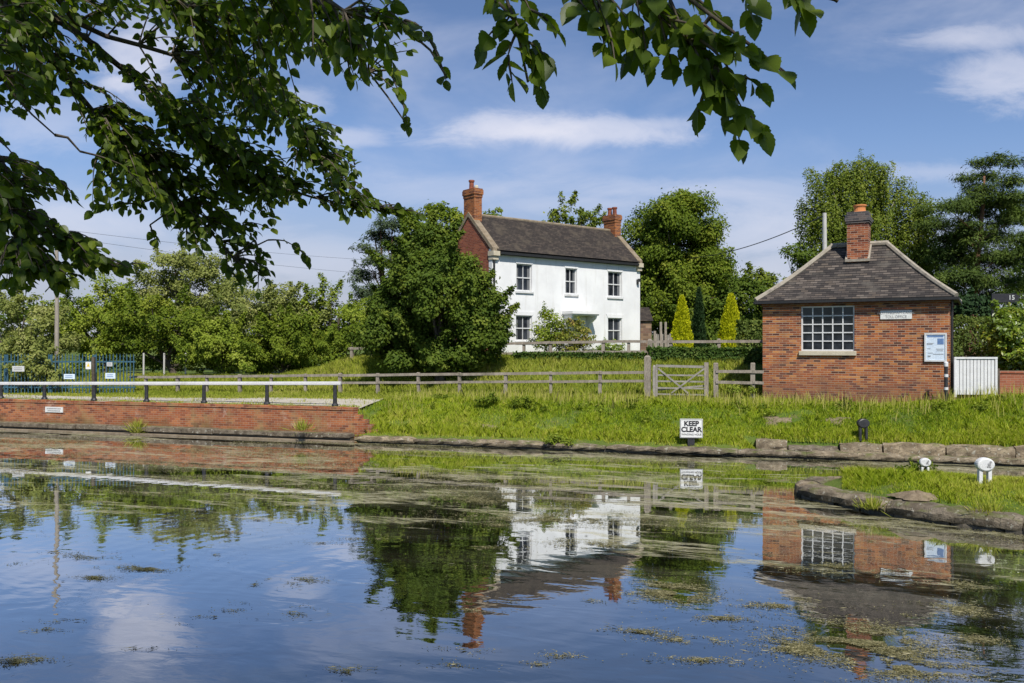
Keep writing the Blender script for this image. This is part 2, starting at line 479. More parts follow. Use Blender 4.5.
def m_water():
    t = NT('canal_water'); co = t.coord()      # local x = along the bank, y = away from the viewer
    u, v, _ = t.sep(co)
    # ripples: fine in the open water, almost still among the weed
    st = t.comb(t.math('MULTIPLY', u, .55), v, 0.0)
    w1 = t.noise(1.1, 3, st, .5, .6); w2 = t.noise(5.0, 3, st, .55, .4); w3 = t.noise(.35, 2, co)
    wav = t.n('ShaderNodeTexWave', wave_type='RINGS', rings_direction='Z', wave_profile='SIN',
              inp={'Vector': t.comb(t.math('ADD', u, -2.8), t.math('ADD', v, 15.2)), 'Scale': .9, 'Distortion': 1.2, 'Detail': 1.0, 'Detail Scale': .6}).outputs['Fac']
    opn = t.smooth(t.math('MULTIPLY', v, -1.0), 9.0, 16.0)
    amp = t.math('MULTIPLY_ADD', opn, .75, .25)
    h = t.math('ADD', t.math('MULTIPLY', w1, 1.0), t.math('MULTIPLY', w2, .15))
    h = t.math('ADD', h, t.math('MULTIPLY', wav, .06))
    h = t.math('MULTIPLY', h, amp)
    nrm = t.bump(h, .20, .035)
    facing = t.n('ShaderNodeLayerWeight', inp={'Blend': .5, 'Normal': nrm}).outputs['Facing']
    fr_ = t.ramp(facing, [(0.0, (.05,) * 3), (.45, (.26,) * 3), (.62, (.41,) * 3), (.74, (.68,) * 3), (.84, (.86,) * 3), (1.0, (.97,) * 3)])
    deep = t.pbsdf((.010, .011, .005), .3, None, .0)
    gl = t.n('ShaderNodeBsdfGlossy', inp={'Color': (.97, .98, 1.0, 1), 'Roughness': .012, 'Normal': nrm}).outputs[0]
    water = t.n('ShaderNodeMixShader', inp={0: fr_, 1: deep, 2: gl}).outputs[0]
    # floating scum: streaky pale mats, thicker towards the far bank
    sv = t.comb(t.math('MULTIPLY', u, .16), t.math('MULTIPLY', v, .62), 0.0)
    s1 = t.noise(1.0, 9, sv, .62, .9); s2 = t.noise(3.2, 6, sv, .7, .5)
    s = t.math('MULTIPLY_ADD', s2, .45, t.math('MULTIPLY', s1, .55))
    near = t.smooth(t.math('MULTIPLY', v, -1.0), 9.0, 16.5)
    th = t.math('MULTIPLY_ADD', near, .118, .498)
    mask = t.smooth(s, th, t.math('ADD', th, .055))
    grain = t.noise(26, 4, sv, .7)
    mask = t.math('MULTIPLY', mask, t.smooth(grain, .3, .62))
    film = t.math('MULTIPLY', t.smooth(t.noise(.7, 5, sv, .6, .5), .42, .7), t.math('MULTIPLY_ADD', near, -.20, .20))
    mask = t.math('MAXIMUM', t.math('MULTIPLY', mask, .82), film)
    sc = t.mix(t.smooth(t.noise(9, 4, sv), .35, .65), (.19, .18, .085), (.40, .37, .24))
    scum = t.pbsdf(sc, .75, t.bump(grain, .3, .01), .25)
    mx = t.n('ShaderNodeMixShader', inp={0: mask, 1: water, 2: scum})
    return t.out(mx.outputs[0])
M['water'] = m_water()
M['weed'] = m_leaf('water_weed', (.05, .055, .02), (.20, .18, .075), (.36, .32, .18), trans=.15, rough=.5, spec=.4)

M['leaf_dark'] = m_leaf('dark_foliage', (0.05, 0.086, 0.011), (0.1, 0.148, 0.018), (0.18, 0.215, 0.03), .28)
M['leaf_mid'] = m_leaf('mid_foliage', (0.07, 0.112, 0.011), (0.14, 0.19, 0.017), (0.245, 0.27, 0.035), .3)
M['leaf_lime'] = m_leaf('light_foliage', (0.118, 0.175, 0.019), (0.224, 0.280, 0.030), (0.341, 0.373, 0.068), .3)
M['leaf_olive'] = m_leaf('olive_foliage', (0.142, 0.175, 0.041), (0.236, 0.262, 0.068), (0.353, 0.349, 0.136), .3)
M['leaf_birch'] = m_leaf('birch_foliage', (0.085, 0.125, 0.016), (0.16, 0.205, 0.026), (0.26, 0.28, 0.05), .3)
M['needle'] = m_leaf('pine_needles', (0.035, 0.06, 0.012), (0.07, 0.105, 0.018), (0.12, 0.16, 0.03), .1)
M['needle_blue'] = m_leaf('bluish_needles', (0.04, 0.065, 0.03), (0.07, 0.1, 0.045), (0.11, 0.14, 0.065), .1)
M['golden'] = m_leaf('golden_conifer', (0.3, 0.33, 0.01), (0.52, 0.53, 0.015), (0.64, 0.62, 0.03), .2)
M['cypress'] = m_leaf('cypress_foliage', (.018, .04, .014), (.03, .06, .02), (.05, .085, .03), .1)
M['hedge'] = m_leaf('hedge_foliage', (0.051, 0.083, 0.017), (0.096, 0.135, 0.027), (0.179, 0.208, 0.043), .2)
M['laurel'] = m_leaf('laurel_foliage', (0.09, 0.15, 0.012), (0.19, 0.26, 0.02), (0.38, 0.37, 0.05), .3, .35, .5)
M['azalea'] = m_leaf('shrub_foliage', (.12, .15, .02), (.25, .26, .04), (.36, .22, .10), .3)
M['ivy'] = m_leaf('ivy_foliage', (.03, .06, .012), (.06, .11, .02), (.13, .17, .04), .2)
M['elm'] = m_leaf('overhanging_leaf', (.056, .095, .013), (.12, .178, .017), (.26, .32, .03), .58, .42, .35)
M['blossom'] = m_leaf('elder_blossom', (.5, .48, .36), (.62, .6, .48), (.7, .68, .58), .2)

# ------------------------------------------------------------------ setting: ground, water, path
def lines(fine, step, far, grow=1.25):
    a = list(np.arange(fine[0], fine[1] + 1e-6, step)); s = step
    while a[-1] < far: s *= grow; a.append(a[-1] + s)
    s = step
    while a[0] > -far: s *= grow; a.insert(0, a[0] - s)
    return np.array(a)

us = lines((-32, 24), .4, 2600)
vs = np.array(sorted(set(np.round(np.concatenate([lines((-.5, 16), .25, 2600), [-23.15, -23.25, -23.8, .02, .24, .26, .44, .46, .62, .94, .96]]), 3))))
Ug, Vg = np.meshgrid(us, vs)
Xg, Yg = uv(Ug, Vg)
Zg = ground_h(Ug, Vg)
nv, nu = Ug.shape
idx = np.arange(nv * nu).reshape(nv, nu)
Fg = np.stack([idx[:-1, :-1], idx[:-1, 1:], idx[1:, 1:], idx[1:, :-1]], -1).reshape(-1, 4)
g = link('ground', np_mesh('ground', np.stack([Xg, Yg, Zg], -1).reshape(-1, 3), Fg, True), M['ground'])
set_props(g, 'grassy ground of the far bank and the fields behind it', 'ground', kind='structure')

ww = MB(); ww.quad((-500, -23.6, 0), (500, -23.6, 0), (500, .6, 0), (-500, .6, 0))
wo = ww.build('water', M['water']); wo.location = (P0[0], P0[1], 0); wo.rotation_euler = (0, 0, -A)
set_props(wo, 'still canal water with floating weed and reflections', 'water', kind='structure')

pu = np.append(np.arange(-60, -7.4, .4), -7.35); pvv = np.arange(1.0, 3.26, .25)
PU, PV = np.meshgrid(pu, pvv)
PVw = PV + .12 * (fbm(PU * .5, PV * 0 + 2, 9) - .5) * 2 * (np.abs(PV - 2.1) > .7)
px_, py_ = uv(PU, PVw)
pz_ = ground_h(PU, PVw) + .03
i2 = np.arange(PU.size).reshape(PU.shape)
Fp = np.stack([i2[:-1, :-1], i2[:-1, 1:], i2[1:, 1:], i2[1:, :-1]], -1).reshape(-1, 4)
p = link('path', np_mesh('path', np.stack([px_, py_, pz_], -1).reshape(-1, 3), Fp, True), M['grit'])
set_props(p, 'pale gritty towpath behind the white railing', 'path', kind='structure')

# peninsula of grass on the right: outline in world XY (front edge towards the viewer)
front = [(6.10, 18.0), (6.18, 17.45), (6.58, 16.75), (6.95, 16.0), (7.65, 15.15), (8.6, 14.3), (10.2, 13.25), (12.5, 11.7), (16.0, 9.3), (22, 5.5)]
back = [(6.25, 18.35), (6.7, 18.7), (7.6, 18.85), (9.2, 18.5), (11.5, 17.7), (15, 16.4), (24, 13.0), (30, 10.6)]


def resample(pts, n):
    pts = np.array(pts, float); d = np.r_[0, np.cumsum(np.linalg.norm(np.diff(pts, axis=0), axis=1))]
    t = np.linspace(0, d[-1], n)
    return np.stack([np.interp(t, d, pts[:, k]) for k in range(pts.shape[1])], 1)

NF = 60; NW = 14
fr = resample(front, NF)
_t = np.gradient(fr, axis=0); _t /= np.linalg.norm(_t, axis=1, keepdims=True)
fr = fr + np.stack([-_t[:, 1], _t[:, 0]], 1) * .28
bk = resample(back, NF)


def pen_h(s, w, x, y):
    return .22 + .30 * np.sin(PI * np.clip(w, 0, 1)) ** .6 * sstep(.0, .10, s) + .05 * (fbm(x * 1.3, y * 1.3, 21) - .5)

S_, W_ = np.meshgrid(np.linspace(0, 1, NF), np.linspace(0, 1, NW), indexing='ij')
PX = fr[:, None, 0] * (1 - W_) + bk[:, None, 0] * W_
PY = fr[:, None, 1] * (1 - W_) + bk[:, None, 1] * W_
PZ = pen_h(S_, W_, PX, PY)
i3 = np.arange(PX.size).reshape(PX.shape)
F3 = np.stack([i3[:-1, :-1], i3[1:, :-1], i3[1:, 1:], i3[:-1, 1:]], -1).reshape(-1, 4)
V3 = np.stack([PX, PY, PZ], -1).reshape(-1, 3)
# skirt down to the canal bed
rim = np.concatenate([i3[:, 0][::-1], i3[0, 1:], i3[1:, -1]])
V3s = V3[rim].copy(); V3s[:, 2] = -1.1
nb = len(V3)
F3s = np.stack([rim[:-1], rim[1:], nb + np.arange(1, len(rim)), nb + np.arange(len(rim) - 1)], -1)
o = link('bank', np_mesh('bank', np.concatenate([V3, V3s]), np.concatenate([F3, F3s]), True), M['ground'])
set_props(o, 'grassy spit of land reaching into the canal', 'bank', kind='structure')

# ------------------------------------------------------------------ grass blades
def blades(name, P, h, tint, mat, label, lean=.35, wid=.014, kind='stuff'):
    n = len(P)
    th = RNG.uniform(0, 2 * PI, n); ln = RNG.uniform(.05, lean, n)
    side = np.stack([np.cos(th), np.sin(th), np.zeros(n)], 1) * (wid * RNG.uniform(.7, 1.5, n))[:, None]
    th2 = RNG.uniform(0, 2 * PI, n)
    tipo = np.stack([np.cos(th2) * ln * h, np.sin(th2) * ln * h, h], 1)
    mid = P + tipo * np.array([.28, .28, .62])
    V = np.stack([P - side, P + side, mid + side * .7, P + tipo, mid - side * .7], 1).reshape(-1, 3)
    b = np.arange(n) * 5
    Fq = np.stack([b, b + 1, b + 2, b + 3, b + 4], 1)
    o = link(name, np_mesh(name, V, Fq, False, tint=tint), mat)
    return set_props(o, label, 'grass', kind=kind)


def scatter_uv(n, u0, u1, v0, v1):
    u = RNG.uniform(u0, u1, n); v = RNG.uniform(v0, v1, n)
    return u, v


def bank_grass():
    n = 400000
    u, v = scatter_uv(n, -7.45, 22, .34, 6.2)
    k = sstep(WALL_END - .3, WALL_END + .15, u + .12 * (v < .9))
    keep = (RNG.uniform(0, 1, n) < k) & ~((u > u_at(756, .6)) & (v < np.where((u > u_at(806, .7)) & (u < u_at(845, .7)), .78, .93)))
    cl = fbm(u * 1.2, v * 1.2, 31); keep &= RNG.uniform(0, 1, n) < (.45 + cl)
    bare = fbm(u * .7 + 4, v * .9, 77, 3) > .70
    keep &= ~(bare & (RNG.uniform(0, 1, n) < .85))
    u, v, cl = u[keep], v[keep], cl[keep]
    x, y = uv(u, v); z = ground_h(u, v) - .03
    big = fbm(u * .5, v * .6, 41)
    fine = fbm(u * 4.5, v * 4.5, 43, 3)
    h = (.04 + .11 * cl ** 1.6 + .05 * big + .09 * sstep(.5, .75, fine)) * RNG.uniform(.4, 1.3, len(u)) * (.5 + .5 * sstep(.3, 1.2, v))
    h *= np.where((v > 3.4) & (v < 5), .8, 1)
    t = np.clip(-.12 + .75 * big + .55 * (fine - .4) + RNG.normal(0, .19, len(u)) + .36 * sstep(2.2, .5, v), 0, 1)
    t = np.where(RNG.uniform(0, 1, len(u)) < .05, .95, t)
    blades('grass', np.stack([x, y, z], 1), h, t, M['grass'], 'bright green grass on the sloping far bank', .85, .008)


def field_grass():
    n = 220000
    u, v = scatter_uv(n, -34, 16, 3.9, 11.5)
    x, y = uv(u, v)
    keep = (x < 9.0) | (x > 17)
    cl = fbm(u * 1.0, v * 1.0, 51); keep &= RNG.uniform(0, 1, n) < (.4 + cl)
    keep &= ~((v < 5) & (u > -6) & (RNG.uniform(0, 1, n) < .5))
    u, v, x, y, cl = u[keep], v[keep], x[keep], y[keep], cl[keep]
    z = ground_h(u, v) - .03
    h = (.09 + .27 * cl * sstep(4.2, 6.5, v)) * RNG.uniform(.5, 1.3, len(u))
    t = np.clip(.1 + .8 * (fbm(u * .4, v * .5, 61) - .1) + RNG.normal(0, .16, len(u)), 0, 1)
    blades('grass', np.stack([x, y, z], 1), h, t, M['grass_dry'], 'long seeding grass around the wooden fences', .7, .012)


def verge_grass():
    n = 70000
    u, v = scatter_uv(n, -34, -6.6, .74, 3.9)
    cl = fbm(u * 1.3, v * 2, 71); keep = RNG.uniform(0, 1, n) < (.3 + cl) * np.where((v > 2.85) | (v < 1.3), 1.3, .06)
    u, v, cl = u[keep], v[keep], cl[keep]
    x, y = uv(u, v); z = ground_h(u, v) - .02
    h = (.03 + .17 * cl * np.where(v < 1.3, .6, 1)) * RNG.uniform(.4, 1.2, len(u))
    t = np.clip(.45 + RNG.normal(0, .25, len(u)), 0, 1)
    blades('grass', np.stack([x, y, z], 1), h, t, M['grass_dry'], 'short dry grass along the brick wall top', .5, .012)


def spit_grass():
    n = 190000
    s = RNG.uniform(0.0, 1, n) ** 1.2; w = RNG.uniform(.05, .97, n)
    i = np.clip((s * (NF - 1)), 0, NF - 1.001); i0 = i.astype(int); fk = (i - i0)[:, None]
    f = fr[i0] * (1 - fk) + fr[i0 + 1] * fk; b = bk[i0] * (1 - fk) + bk[i0 + 1] * fk
    P = f * (1 - w[:, None]) + b * w[:, None]
    cl = fbm(P[:, 0] * 1.8, P[:, 1] * 1.8, 81)
    edge = .10 + .10 * sstep(.1, .0, s - .06)
    keep = (RNG.uniform(0, 1, n) < .3 + cl) & (w > .05) & (s > .05) & (P[:, 0] < 15)
    s, w, P, cl = s[keep], w[keep], P[keep], cl[keep]
    z = pen_h(s, w, P[:, 0], P[:, 1]) - .03
    big = fbm(P[:, 0] * .7, P[:, 1] * .7, 91)
    h = (.04 + .15 * cl ** 1.5 + .05 * big + .12 * (P[:, 0] < 8.2) * cl) * RNG.uniform(.5, 1.3, len(s)) * (.6 + .4 * sstep(.1, .3, w))
    t = np.clip(.22 + .75 * big + RNG.normal(0, .2, len(s)), 0, 1)
    blades('grass', np.column_stack([P, z]), h, t, M['grass'], 'tufty green grass on the spit of land', .9, .0045)

def seed_heads():
    n = 5200
    u, v = scatter_uv(n, -6.8, 20, 1.6, 5.0); k = fbm(u * .8, v * .8, 133) + .25 * sstep(2.2, 3.2, v) > .60; u, v = u[k], v[k]
    x, y = uv(u, v); h = RNG.uniform(.22, .50, len(u))
    blades('grass', np.stack([x, y, ground_h(u, v)], 1), h, RNG.uniform(.5, 1, len(u)), M['grass_dry'], 'tall pale seed heads along the crest of the bank', .45, .007)


def soil_patch(px, py, D, rx, ry, label):
    c = W(px, py, D); n = 26; V = []; Fc = []
    for ring in (0, .5, 1):
        for k in range(n):
            a = 2 * PI * k / n; w = ring * (1 + .3 * math.sin(3 * a + px) + .2 * math.sin(7 * a)); V.append((c[0] + rx * w * math.cos(a), c[1] + ry * w * math.sin(a)))
    V = np.array(V); uu, vv = touv(V[:, 0], V[:, 1]); Z = ground_h(uu, vv) + np.repeat([.05, .045, -.02], n)
    for q in range(2):
        for k in range(n): Fc.append((q * n + k, q * n + (k + 1) % n, (q + 1) * n + (k + 1) % n, (q + 1) * n + k))
    o = link('soil', np_mesh('soil', np.column_stack([V, Z]), np.array(Fc), True), M['soil']); set_props(o, label, 'soil', kind='structure')
M['soil'] = m_noisy('bare_soil', (.15, .115, .075), (.24, .19, .13), 6, .95, .1, .8, c3=(.14, .12, .06), fine=30)
soil_patch(686, 410, 28.2, .75, .35, 'worn pale patch of soil by the field gate')
soil_patch(775, 427, 26.0, .5, .4, 'bare earth patch on the bank below the toll office')
soil_patch(836, 425, 25.6, .45, .3, 'bare earth beside the black bollard')
soil_patch(486, 423, 27.6, .35, .3, 'bare earth patch on the bank left of centre')
def edge_grass():
    n = 26000
    u = RNG.uniform(-6.9, 22, n); v = np.where(u > u_at(756, .6), RNG.uniform(.90, 1.35, n), RNG.uniform(.44, .85, n))
    k = fbm(u * 2.2, v * 0, 171) + RNG.uniform(0, .5, n) > .42; u, v = u[k], v[k]
    x, y = uv(u, v); h = RNG.uniform(.07, .22, len(u)) * (.5 + fbm(u * 1.6, v * 0 + 3, 173))
    blades('grass', np.stack([x, y, np.maximum(ground_h(u, v), np.where(u > u_at(756, .6), .40, .1)) - .02], 1), h, np.clip(RNG.normal(.55, .22, len(u)), 0, 1), M['grass'], 'fringe of grass overhanging the stone edging', .9, .007)
bank_grass(); seed_heads(); edge_grass(); field_grass(); verge_grass(); spit_grass()

# ------------------------------------------------------------------ floating weed
def weeds():
    U_, V_ = [], []
    n0 = 330000
    u = RNG.uniform(-24, 16, n0); v = -RNG.uniform(.1, 11.5, n0)
    k0 = fbm(u * .30, v * 1.0, 101, 5) + .12 * (fbm(u * 2, v * 6, 103, 2) - .5) > .575 + .05 * sstep(-7, -11, v)
    U_.append(u[k0]); V_.append(v[k0])
    mats = [(870, 645, 84, 26, 1.7), (800, 648, 44, 12, 1.4), (900, 668, 80, 12, 1.6), (672, 592, 46, 11, 2.2), (690, 640, 50, 4, .9), (960, 610, 50, 8, .8), (830, 568, 60, 7, .8), (780, 606, 50, 5, .6), (560, 520, 150, 9, .4), (885, 470, 50, 12, .8), (500, 500, 110, 5, .6), (148, 569, 36, 4, 1.2), (94, 578, 26, 3, .8), (90, 556, 34, 4, .6), (300, 581, 26, 4, .8), (234, 608, 18, 4, 1.0), (300, 612, 22, 4, .9), (16, 662, 26, 6, 1.0), (640, 632, 40, 5, .6), (720, 618, 50, 5, .6), (350, 672, 30, 6, .5), (450, 655, 26, 4, .5), (560, 655, 20, 3, .5), (980, 640, 40, 8, .6), (700, 660, 60, 6, .4), (960, 585, 40, 5, .6), (600, 545, 80, 5, .5)]
    for k in range(60): mats.append((random.uniform(-20, 1040), random.uniform(520, 675), random.uniform(8, 40), random.uniform(1.0, 3), random.uniform(.1, .4)))
    for (qx, qy, rx, ry, de) in mats:
        D = CZ * F / (qy - HY); X = (qx - CX) / F * D; ax_ = rx / F * D; ay_ = ry * D / (qy - HY) * 1.15
        m_ = int(min(26000, 4200 * de * ax_ * ay_ * 3.14) + 12)
        th = RNG.uniform(0, 2 * PI, m_); rr = np.abs(RNG.normal(0, .55, m_))
        xx = X + ax_ * rr * np.cos(th); yy = D + ay_ * rr * np.sin(th) - .12 * (xx - X)
        uu, vv = touv(xx, yy); kk = fbm(uu * 3.0, vv * 7.0, 107, 4) > (.46 if qx > 620 else .52)
        U_.append(uu[kk]); V_.append(vv[kk])
    u = np.concatenate(U_); v = np.concatenate(V_); n = len(u); cx, cy = uv(u, v); keep = np.ones(n, bool)
    x, y, u, v = cx[keep], cy[keep], u[keep], v[keep]; n = len(x)
    th_ = RNG.normal(-A * .5, .8, n); fil = RNG.uniform(0, 1, n) < .22; L = np.where(fil, RNG.uniform(.02, .06, n), RNG.uniform(.004, .013, n)); w = np.where(fil, RNG.uniform(.0012, .003, n), RNG.uniform(.003, .009, n))
    ax = np.stack([np.cos(th_), np.sin(th_)], 1); sd = np.stack([-np.sin(th_), np.cos(th_)], 1)
    P = np.stack([x, y], 1); z = RNG.uniform(.004, .016, n)
    q = [P - ax * L[:, None], P + sd * w[:, None], P + ax * L[:, None], P - sd * w[:, None]]
    V = np.stack([np.column_stack([k, z + RNG.uniform(-.003, .006, n)]) for k in q], 1).reshape(-1, 3)
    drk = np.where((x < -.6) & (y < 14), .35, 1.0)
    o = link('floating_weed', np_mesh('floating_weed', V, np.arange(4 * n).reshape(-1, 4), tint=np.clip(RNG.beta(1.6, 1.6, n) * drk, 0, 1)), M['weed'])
    set_props(o, 'streaky brown and green weed floating on the canal', 'water weed', kind='stuff')
weeds()

# ------------------------------------------------------------------ foliage machinery
def unit(a): return a / np.maximum(np.linalg.norm(a, axis=-1, keepdims=True), 1e-9)


def cards(name, P, ax, nr, L, Wd, tint, mat, parent):
    """one folded leaf-shaped face per point"""
    n = len(P); ax = unit(ax); sd = unit(np.cross(ax, nr)); nn = unit(np.cross(sd, ax))
    a = P; tip = P + ax * L[:, None]; mid = P + ax * (L * .45)[:, None]
    fold = nn * (Wd * .18)[:, None]
    l = mid + sd * (Wd / 2)[:, None] + fold; r = mid - sd * (Wd / 2)[:, None] + fold
    V = np.stack([a, l, tip, r], 1).reshape(-1, 3)
    return link(name, np_mesh(name, V, np.arange(4 * n).reshape(-1, 4), tint=tint), mat, parent)


def lobes_px(D, spec, depth=.9, dj=0.0):
    """lobes given where they are seen (px, py, half-widths in px) at distance D -> centre, radii in metres"""
    out = []
    for s in spec:
        x, y, rx, ry = s[:4]; dd = D + (s[4] if len(s) > 4 else random.uniform(-dj, dj))
        c = W(x, y, dd); k = dd / F
        out.append((c, np.array([rx * k, min(rx, ry * 1.3) * k * depth, ry * k])))
    return out


def crown_pts(lobes, n, clump=.5, per=70, flat=.6, shell=(.62, 1.02), inner=.12, droop=0.0, strand=0.0, spray=.25, up=.6):
    """leaf positions: rounded puffs of leaves over the lobes, some drawn out into sprays that break the outline"""
    area = np.array([max(r[0] * r[2], .05) ** .95 for c, r in lobes]); area /= area.sum()
    Ps, Os, Ts = [], [], []
    ncl_tot = max(6, n // per)
    for (c, r), a in zip(lobes, area):
        k = max(3, int(ncl_tot * a))
        d = unit(RNG.normal(0, 1, (k, 3))); d[:, 2] = np.where(d[:, 2] < -.6, -d[:, 2], d[:, 2])
        rr = RNG.uniform(shell[0], shell[1], k) * (1 + .08 * RNG.normal(0, 1, k))
        isin = RNG.uniform(0, 1, k) < inner; rr = np.where(isin, rr * .55, rr)
        cc = c + d * r * rr[:, None]
        keep = np.ones(k, bool)
        for (c2, r2) in lobes:
            if c2 is c: continue
            keep &= (((cc - c2) / r2) ** 2).sum(1) > .30
        if keep.sum() < 2: keep[:2] = True
        cc = cc[keep]; dd = d[keep]; isin = isin[keep]; k = len(cc)
        size = RNG.uniform(.55, 1.35, k)
        m = np.maximum(6, (per * size ** 1.6 * RNG.uniform(.7, 1.2, k)).astype(int))
        cid = np.repeat(np.arange(k), m); tot = len(cid); cs = clump * size
        if strand:
            off = RNG.normal(0, .5, (tot, 3)); off[:, 2] = -np.abs(RNG.exponential(strand, tot)); off[:, :2] *= .40
            lit = off * np.array([1, 1, .2])
        else:
            off = unit(RNG.normal(0, 1, (tot, 3))) * (RNG.uniform(.15, 1, tot) ** .45)[:, None]; off[:, 2] *= flat
            off *= (1 + .25 * (RNG.normal(0, 1, tot) ** 2) * .5)[:, None] * .8
            lit = off.copy()
            sp = RNG.uniform(0, 1, k) < spray * np.where(isin, 0, 1)
            sdir = unit(dd * np.array([1, 1, .6]) + np.array([0, 0, .55]) + RNG.normal(0, .25, (k, 3)))
            L_ = RNG.uniform(.2, 2.0, tot); thin = RNG.normal(0, .20, (tot, 3)) * (1.25 - L_ / 2.0)[:, None]
            so = sdir[cid] * L_[:, None] * .8 + thin
            off = np.where(sp[cid][:, None], so, off); lit = np.where(sp[cid][:, None], thin * 2 + sdir[cid] * .3, lit)
        Pp = cc[cid] + off * cs[cid][:, None]
        if droop: Pp[:, 2] -= droop * (off[:, 0] ** 2 + off[:, 1] ** 2) * cs[cid]
        oo = unit(lit * 1.0 + dd[cid] * .45 + np.array([.05, -.22, up]))
        Ps.append(Pp); Os.append(oo); Ts.append(np.clip(RNG.normal(.42, .20, k)[cid] + RNG.normal(0, .15, tot), 0, 1))
    return np.concatenate(Ps), np.concatenate(Os), np.concatenate(Ts)


def leafy(name, lobes, n, L, mat, parent, ratio=.62, clump=.5, per=70, flat=.6, droop_axis=.3, rand=.42, **kw):
    P, O, T = crown_pts(lobes, n, clump, per, flat, **kw)
    N = len(P)
    nr = unit(O + RNG.normal(0, rand, (N, 3)))
    ax = RNG.normal(0, 1, (N, 3)); ax -= nr * (ax * nr).sum(1, keepdims=True); ax = unit(ax) + np.array([0, 0, -droop_axis])
    LL = L * RNG.uniform(.6, 1.35, N)
    inv = np.array(parent.matrix_basis.inverted()) if parent is not None else np.eye(4)
    P = P @ inv[:3, :3].T + inv[:3, 3]
    return cards(name, P, ax, nr, LL, LL * ratio * RNG.uniform(.8, 1.2, N), T, mat, parent)


def trunk(parent, base, lobes, r0, mat, h_split=.35, limbs=6, lean=0, name='trunk', top=None, tier=False):
    """tapered stem with limbs reaching into the lobes (local to the parent at base)"""
    mb = MB(); b = Vector((0, 0, -.25))
    cs = sorted(lobes, key=lambda l: -l[1][0] * l[1][2])[:limbs]
    zt = max(c[2] + r[2] * .3 for c, r in lobes) - base[2]
    mx = sum(c[0] for c, r in cs) / len(cs) - base[0]; my = sum(c[1] for c, r in cs) / len(cs) - base[1]
    if top is not None: tp = Vector([top[k] - base[k] for k in range(3)])
    else: tp = Vector((mx, my, zt * .9))
    pts = []; n = 9
    for k in range(n):
        t = k / (n - 1); q = b.lerp(tp, t)
        q.x += lean * math.sin(t * 3.1) + random.uniform(-1, 1) * r0 * .35 * (k > 0); q.y += random.uniform(-1, 1) * r0 * .35 * (k > 0)
        q.x = b.x + (q.x - b.x) * (t ** .5 if t > 0 else 0) ; pts.append(q)
    mb.tube(pts, [r0 * (1.35 if k == 0 else 1) * (1 - .8 * k / (n - 1)) for k in range(n)], 9)
    for c, r in cs:
        e = Vector([c[k] - base[k] for k in range(3)])
        t = min(.8, max(.18, h_split * (e.z / max(zt, .1)) + .05)); 
        if tier: t = min(.95, max(.1, (e.z - .35) / max(zt, .1)))
        k = t * (n - 1); i = int(k)
        s = pts[i].lerp(pts[min(i + 1, n - 1)], k - i)
        md = s.lerp(e, .5) + Vector((random.uniform(-.1, .1), random.uniform(-.1, .1), .10)) * max(1, (e - s).length * .5)
        rr = r0 * (1 - .8 * t) * (.5 if tier else 1)
        if tier: md = s.lerp(e, .5) + Vector((0, 0, -.05))
        mb.tube([s, s.lerp(md, .5), md, md.lerp(e, .6), e], [rr * .75, rr * .55, rr * .42, rr * .28, rr * .12], 6)
        for q in range(3):
            f = e + Vector((random.uniform(-1, 1) * r[0], random.uniform(-1, 1) * r[1], random.uniform(-.3, .9) * r[2])) * .75
            mb.tube([md, md.lerp(f, .5) + Vector((0, 0, .08)), f], [rr * .25, rr * .15, rr * .06], 5)
    return mb.build(name, mat, parent, smooth=True)


def tree(label, D, spec, n, L, leafmat, base_px=None, r0=.16, bark='bark', name='tree', cat='tree', group=None, dj=.8, depth=.9, base_D=None, tr=True, lean=0, limbs=6, tier=False, top_px=None, **kw):
    lb = lobes_px(D, spec, depth, dj)
    bx = base_px if base_px is not None else sum(s[0] for s in spec) / len(spec)
    bd = base_D or D
    X = (bx - CX) / F * bd
    base = (X, bd, gz(X, bd))
    e = empty(name, base, 0, label, cat, group)
    bpy.context.view_layer.update()
    if tr: trunk(e, base, lb, r0, M[bark], limbs=limbs, lean=lean, tier=tier, top=None if top_px is None else W(*top_px, D))
    leafy('crown', lb, n, L, M[leafmat], e, **kw)
    return e, lb, base


